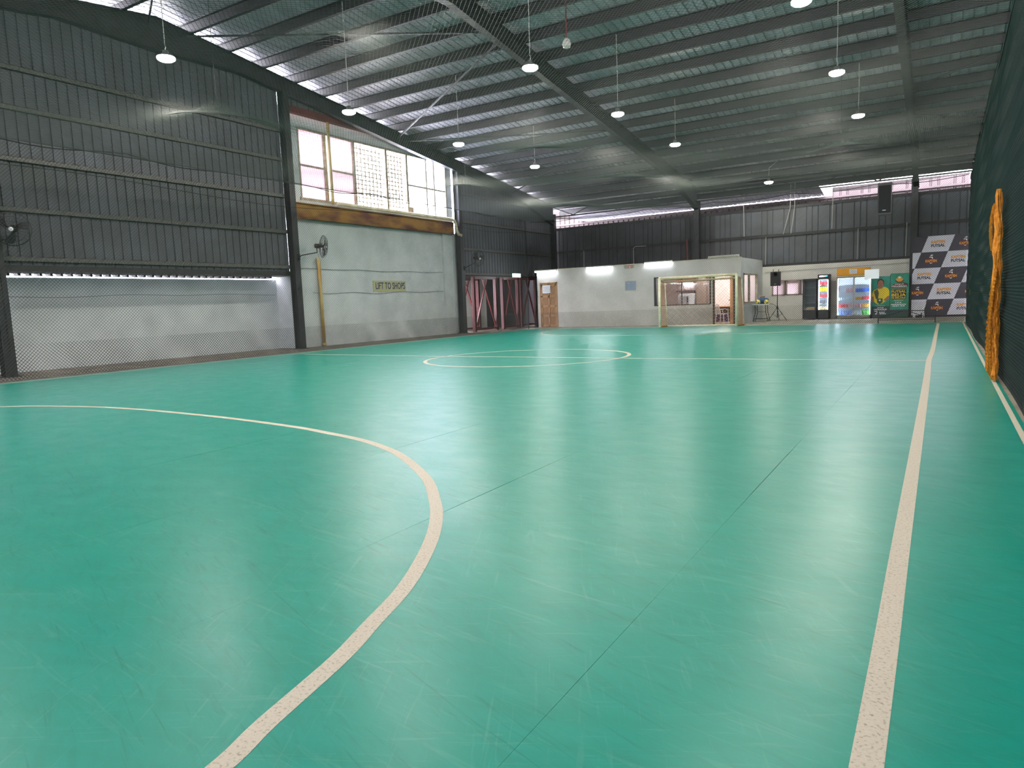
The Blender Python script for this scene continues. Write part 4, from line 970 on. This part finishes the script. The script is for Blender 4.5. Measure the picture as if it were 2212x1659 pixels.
brow(-4.0, -3.42, z(0), 8, 'clear blue', 0.27, 0.035, 'on bottom shelf of the wide fridge, left door')
brow(-3.33, -3.06, z(0), 4, 'pale', 0.27, 0.033, 'on bottom shelf of the wide fridge, right door')
brow(-3.06, -2.75, z(0), 5, 'green', 0.28, 0.034, 'on bottom shelf of the wide fridge, right door')
brow(-4.0, -3.60, z(1), 7, 'red', 0.15, 0.028, 'on second shelf of the wide fridge, left door', 'can')
brow(-3.60, -3.42, z(1), 3, 'pink', 0.15, 0.028, 'on second shelf of the wide fridge, left door', 'can')
brow(-3.33, -3.05, z(1), 5, 'pink', 0.16, 0.028, 'on second shelf of the wide fridge, right door', 'can')
brow(-3.05, -2.75, z(1), 5, 'amber', 0.16, 0.028, 'on second shelf of the wide fridge, right door', 'can')
brow(-4.0, -3.45, z(2), 7, 'pale', 0.12, 0.032, 'on middle shelf of the wide fridge, left door', 'can')
brow(-3.32, -3.05, z(2), 5, 'amber', 0.13, 0.027, 'on middle shelf of the wide fridge, right door', 'can')
brow(-3.05, -2.75, z(2), 5, 'red', 0.14, 0.028, 'on middle shelf of the wide fridge, right door', 'can')
brow(-3.72, -3.42, z(3), 5, 'pink', 0.2, 0.026, 'on upper shelf of the wide fridge, left door')
brow(-3.33, -2.75, z(3), 9, 'blue', 0.2, 0.028, 'on upper shelf of the wide fridge, right door')

# ================================================================== BANNERS
def flat(poly, y, t=0.003):   # poly of (x, z) -> thin prism facing -Y
    return MB().prism([(px, y, pz) for px, pz in poly], (0, -t, 0))
def ell(cx, cz, rx, rz, n=24, a0=0, a1=2*PI): return [(cx+rx*math.cos(lerp(a0, a1, k/n)), cz+rz*math.sin(lerp(a0, a1, k/n))) for k in range(n if a1-a0 > 6.2 else n+1)]
# green two-panel banner
gb = thing('event_banner', 'green two panel event banner with a man in a yellow shirt and gold lettering', 'banner', (-1.97, 34.7, 0))
BY = 34.62
for a, c in ((-2.68, -1.985), (-1.965, -1.26)):
    top = 1.82 if a < -2 else 1.92
    obj('panel', MB().box(a, BY, 0.03, c, BY+0.015, top), M['b_green'], gb)
    obj('panel_foot', MB().box(a, BY-0.003, 0.03, c, BY, 0.52 if a < -2 else 0.36), M['b_dgreen'], gb)
obj('stand_bar', MB().box(-2.68, BY+0.015, 0.0, -1.26, BY+0.10, 0.03).box(-1.99, BY+0.016, 0, -1.95, BY+0.05, 1.85), M['blackm'], gb)
y = BY-0.003
obj('printed_shirt', flat([(-2.68, 0.95), (-2.66, 1.12), (-2.60, 1.22), (-2.46, 1.30), (-2.32, 1.34), (-2.18, 1.36), (-2.06, 1.30), (-2.0, 1.18), (-2.0, 0.88), (-2.10, 0.78), (-2.28, 0.62), (-2.44, 0.60), (-2.58, 0.72)], y), M['b_yellow'], gb)
obj('printed_arm', flat([(-2.68, 0.96), (-2.60, 0.96), (-2.58, 0.72), (-2.68, 0.72)], y-0.003), M['b_skin'], gb)
obj('printed_arm', flat([(-2.0, 0.95), (-2.04, 0.97), (-2.22, 0.78), (-2.12, 0.75), (-2.0, 0.86)], y-0.003), M['b_skin'], gb)
obj('printed_pattern', flat([(-2.60, 1.18), (-2.46, 1.28), (-2.40, 1.10), (-2.44, 0.80), (-2.52, 0.86), (-2.56, 1.02)], y-0.003), M['b_olive'], gb)
obj('printed_neck', flat([(-2.43, 1.27), (-2.26, 1.30), (-2.25, 1.42), (-2.43, 1.42)], y-0.004), M['b_skin'], gb)
obj('printed_hair', flat(ell(-2.34, 1.54, 0.135, 0.175), y-0.005), M['b_black'], gb)
obj('printed_face', flat(ell(-2.34, 1.50, 0.115, 0.155), y-0.008), M['b_skin'], gb)
for a in (-2.39, -2.29): obj('printed_eye', flat(ell(a, 1.53, 0.02, 0.009, 8), y-0.011, 0.002), M['b_black'], gb)
obj('printed_nose', flat([(-2.355, 1.46), (-2.325, 1.46), (-2.34, 1.52)], y-0.011, 0.002), M['b_olive'], gb)
obj('printed_mouth', flat(ell(-2.34, 1.42, 0.035, 0.009, 10), y-0.011, 0.002), M['b_red'], gb)
obj('printed_crest', flat([(-2.47, 0.86), (-2.25, 0.86), (-2.25, 0.70), (-2.36, 0.60), (-2.47, 0.70)], y-0.006), M['b_emb'], gb)
obj('crest_mark', flat(ell(-2.36, 0.78, 0.04, 0.035, 12), y-0.009), M['b_white'], gb)
obj('gold_emblem', flat(ell(-1.62, 1.68, 0.14, 0.12, 20, PI, 2*PI)+ell(-1.62, 1.70, 0.09, 0.08, 14, 0, PI), y), M['hdr'], gb)
obj('gold_emblem', flat([(-1.80, 1.64), (-1.62, 1.53), (-1.44, 1.64), (-1.46, 1.58), (-1.62, 1.48), (-1.78, 1.58)], y), M['b_olive'], gb)
obj('emblem_ball', flat(ell(-1.62, 1.74, 0.055, 0.05, 14), y-0.003), M['b_white'], gb)
obj('title_plate', flat([(-1.94, 1.30), (-1.30, 1.34), (-1.30, 1.46), (-1.44, 1.52), (-1.80, 1.48), (-1.94, 1.38)], y), M['b_red'], gb)
text('lettering', 'MAJLIS', M['b_white'], gb, (-1.62, y-0.005, 1.445), 0.34, 0.055, bold=0.02)
text('lettering', 'PERASMIAN', M['b_white'], gb, (-1.63, y-0.005, 1.365), 0.56, 0.065, bold=0.02)
obj('title_plate', flat([(-1.93, 0.80), (-1.35, 0.82), (-1.35, 1.28), (-1.93, 1.26)], y), M['b_black'], gb)
text('lettering', 'PERTANDINGAN', M['hdr'], gb, (-1.64, y-0.005, 1.23), 0.54, 0.045, bold=0.02)
text('lettering', 'FUTSAL', M['b_yellow'], gb, (-1.64, y-0.005, 1.135), 0.54, 0.10, bold=0.02)
text('lettering', 'BELIA', M['b_yellow'], gb, (-1.64, y-0.005, 0.99), 0.54, 0.13, bold=0.02)
text('lettering', 'DI MELAKA', M['b_yellow'], gb, (-1.64, y-0.005, 0.865), 0.54, 0.065, bold=0.02)
text('lettering', 'DATUK', M['b_white'], gb, (-2.33, y-0.006, 0.455), 0.26, 0.055, bold=0.02)
text('lettering', 'DATUK', M['b_white'], gb, (-1.64, y-0.005, 0.66), 0.24, 0.055, bold=0.02)
for cx, zz, ws in ((-2.33, 0.385, (0.50,)), (-2.33, 0.31, (0.12, 0.30)), (-2.33, 0.25, (0.05, 0.24)), (-2.33, 0.19, (0.10, 0.28)), (-1.64, 0.58, (0.58,)), (-1.64, 0.515, (0.26, 0.18)), (-1.64, 0.75, (0.36,)), (-2.33, 0.54, (0.36,))):
    tot = sum(ws)+0.04*(len(ws)-1); px = cx-tot/2; hh = 0.032 if zz not in (0.75, 0.54) else 0.010
    for w_ in ws:
        obj('small_print', flat([(px, zz-hh/2), (px+w_, zz-hh/2), (px+w_, zz+hh/2), (px, zz+hh/2)], y-0.004), M['b_white'], gb); px += w_+0.04
# chequered KAPTEN FUTSAL backdrop
kb = thing('backdrop_banner', 'tall chequered backdrop with KAPTEN FUTSAL lettering in the right far corner', 'banner', (0, 34.8, 0))
KY = 34.8; kx0, kx1, kz0, kz1 = -1.16, 1.72, 0.09, 3.41; rh = (kz1-kz0)/5
obj('backing', MB().box(kx0, KY, kz0, kx1, KY+0.03, kz1), M['ban_white'], kb)
obj('stand', MB().box(kx0+0.05, KY+0.03, 0, kx0+0.09, KY+0.07, kz1).box(kx1-0.1, KY+0.03, 0, kx1-0.06, KY+0.07, kz1).box(kx0, KY-0.02, 0.0, kx1, KY+0.2, 0.085), M['blackm'], kb)
def clipx(poly):
    for lim, s in ((kx0, 1), (kx1, -1)):
        out = []
        for i in range(len(poly)):
            p, q = poly[i], poly[(i+1) % len(poly)]; a = (p[0]-lim)*s; c = (q[0]-lim)*s
            if a >= 0: out.append(p)
            if a*c < 0: t = a/(a-c); out.append((lerp(p[0], q[0], t), lerp(p[1], q[1], t)))
        poly = out
        if len(poly) < 3: return []
    return poly
cw, sh = 0.965, -0.235
for row in range(5):
    zt = kz1-row*rh; zb = zt-rh
    for k in range(-1, 4):
        xa = -0.605+cw*k+sh*row; white = (row+k) % 2 == 0
        poly = clipx([(xa+sh, zb), (xa+cw+sh, zb), (xa+cw, zt), (xa, zt)])
        if poly and not white: obj('dark_cell', flat(poly, KY, 0.002), M['ban_dark'], kb)
        cx = xa+cw/2+sh/2; cz = (zt+zb)/2
        if cx < kx0-0.2 or cx > kx1-0.25: continue
        if white:
            if cx < kx0+0.26: continue
            text('kapten_lettering', 'KAPTEN', M['b_orange'], kb, (cx, KY-0.004, cz+0.075), 0.50, 0.12, bold=0.05)
            text('futsal_lettering', 'FUTSAL', M['b_black'], kb, (cx, KY-0.004, cz-0.075), 0.50, 0.12, bold=0.04)
        elif cx > kx0+0.2:
            yy = KY-0.003
            fl = [(cx-0.22, cz-0.13)]
            for q in range(13): fl.append((cx-0.22+0.44*q/12, cz-0.02+(0.10*math.sin(PI*q/12))+(0.045 if q % 2 else 0)))
            fl.append((cx+0.22, cz-0.13))
            obj('flame_print', flat(fl, yy, 0.001), M['b_red'], kb)
            obj('crest_print', flat([(cx-0.05, cz+0.17), (cx+0.0, cz+0.21), (cx+0.07, cz+0.22), (cx+0.05, cz+0.175)], yy-0.002, 0.001), M['b_white'], kb)
            obj('crest_print', flat([(cx-0.065, cz+0.135), (cx+0.055, cz+0.13), (cx+0.06, cz+0.05), (cx+0.03, cz+0.05), (cx+0.02, cz+0.10), (cx-0.06, cz+0.10)], yy-0.002, 0.001), M['b_white'], kb)
            text('kapten_lettering', 'KAPTEN', M['b_orange'], kb, (cx, yy-0.004, cz-0.04), 0.42, 0.11, bold=0.05)
            obj('crest_print', flat([(cx-0.05, cz-0.12), (cx+0.05, cz-0.12), (cx+0.03, cz-0.15), (cx-0.03, cz-0.15)], yy-0.002, 0.001), M['b_white'], kb)
# paper on the net
tag(obj('notice', MB().box(-2.56, 29.74, 1.67, -2.07, 29.745, 2.02), M['paper'], None, org=(-2.3, 29.74, 1.8)), 'blank white sheet tied to the far net in front of the wide fridge', 'notice')
# low black frame in the far right corner
hd = thing('low_frame', 'low black steel frame lying in the far right corner before the banners', 'frame', (-1.1, 29.4, 0))
for X in (-2.04, -0.22): obj('post', MB().box(X-0.02, 29.35, 0.0, X+0.02, 29.39, 0.46), M['blackm'], hd)
obj('rail', MB().box(-2.04, 29.35, 0.43, -0.22, 29.39, 0.46), M['blackm'], hd); obj('rail', MB().box(-2.04, 29.35, 0.11, -0.22, 29.39, 0.135), M['blackm'], hd); obj('rail', MB().box(-2.04, 29.55, 0.16, -0.22, 29.58, 0.18), M['blackm'], hd)
obj('brace', MB().tube([(-2.0, 29.4, 0.2), (-1.2, 29.4, 0.45)], 0.01, 5), M['blackm'], hd); obj('brace', MB().tube([(-1.0, 29.4, 0.40), (-0.5, 29.4, 0.2)], 0.012, 5), M['blackm'], hd)
chair(-0.85, 33.9, math.radians(-80), 'white plastic chair in front of the chequered backdrop', 0.0, 0.8)
# scraps on the court
tag(obj('paper_scrap', MB().prism([(-1.03, 1.39, 0.0), (-1.015, 1.385, 0.0), (-1.01, 1.40, 0.0), (-1.025, 1.402, 0.0)], (0, 0, 0.004)), M['tan'], None, org=(-1.02, 1.39, 0)), 'tiny beige scrap on the court near the bottom of the picture', 'scrap')
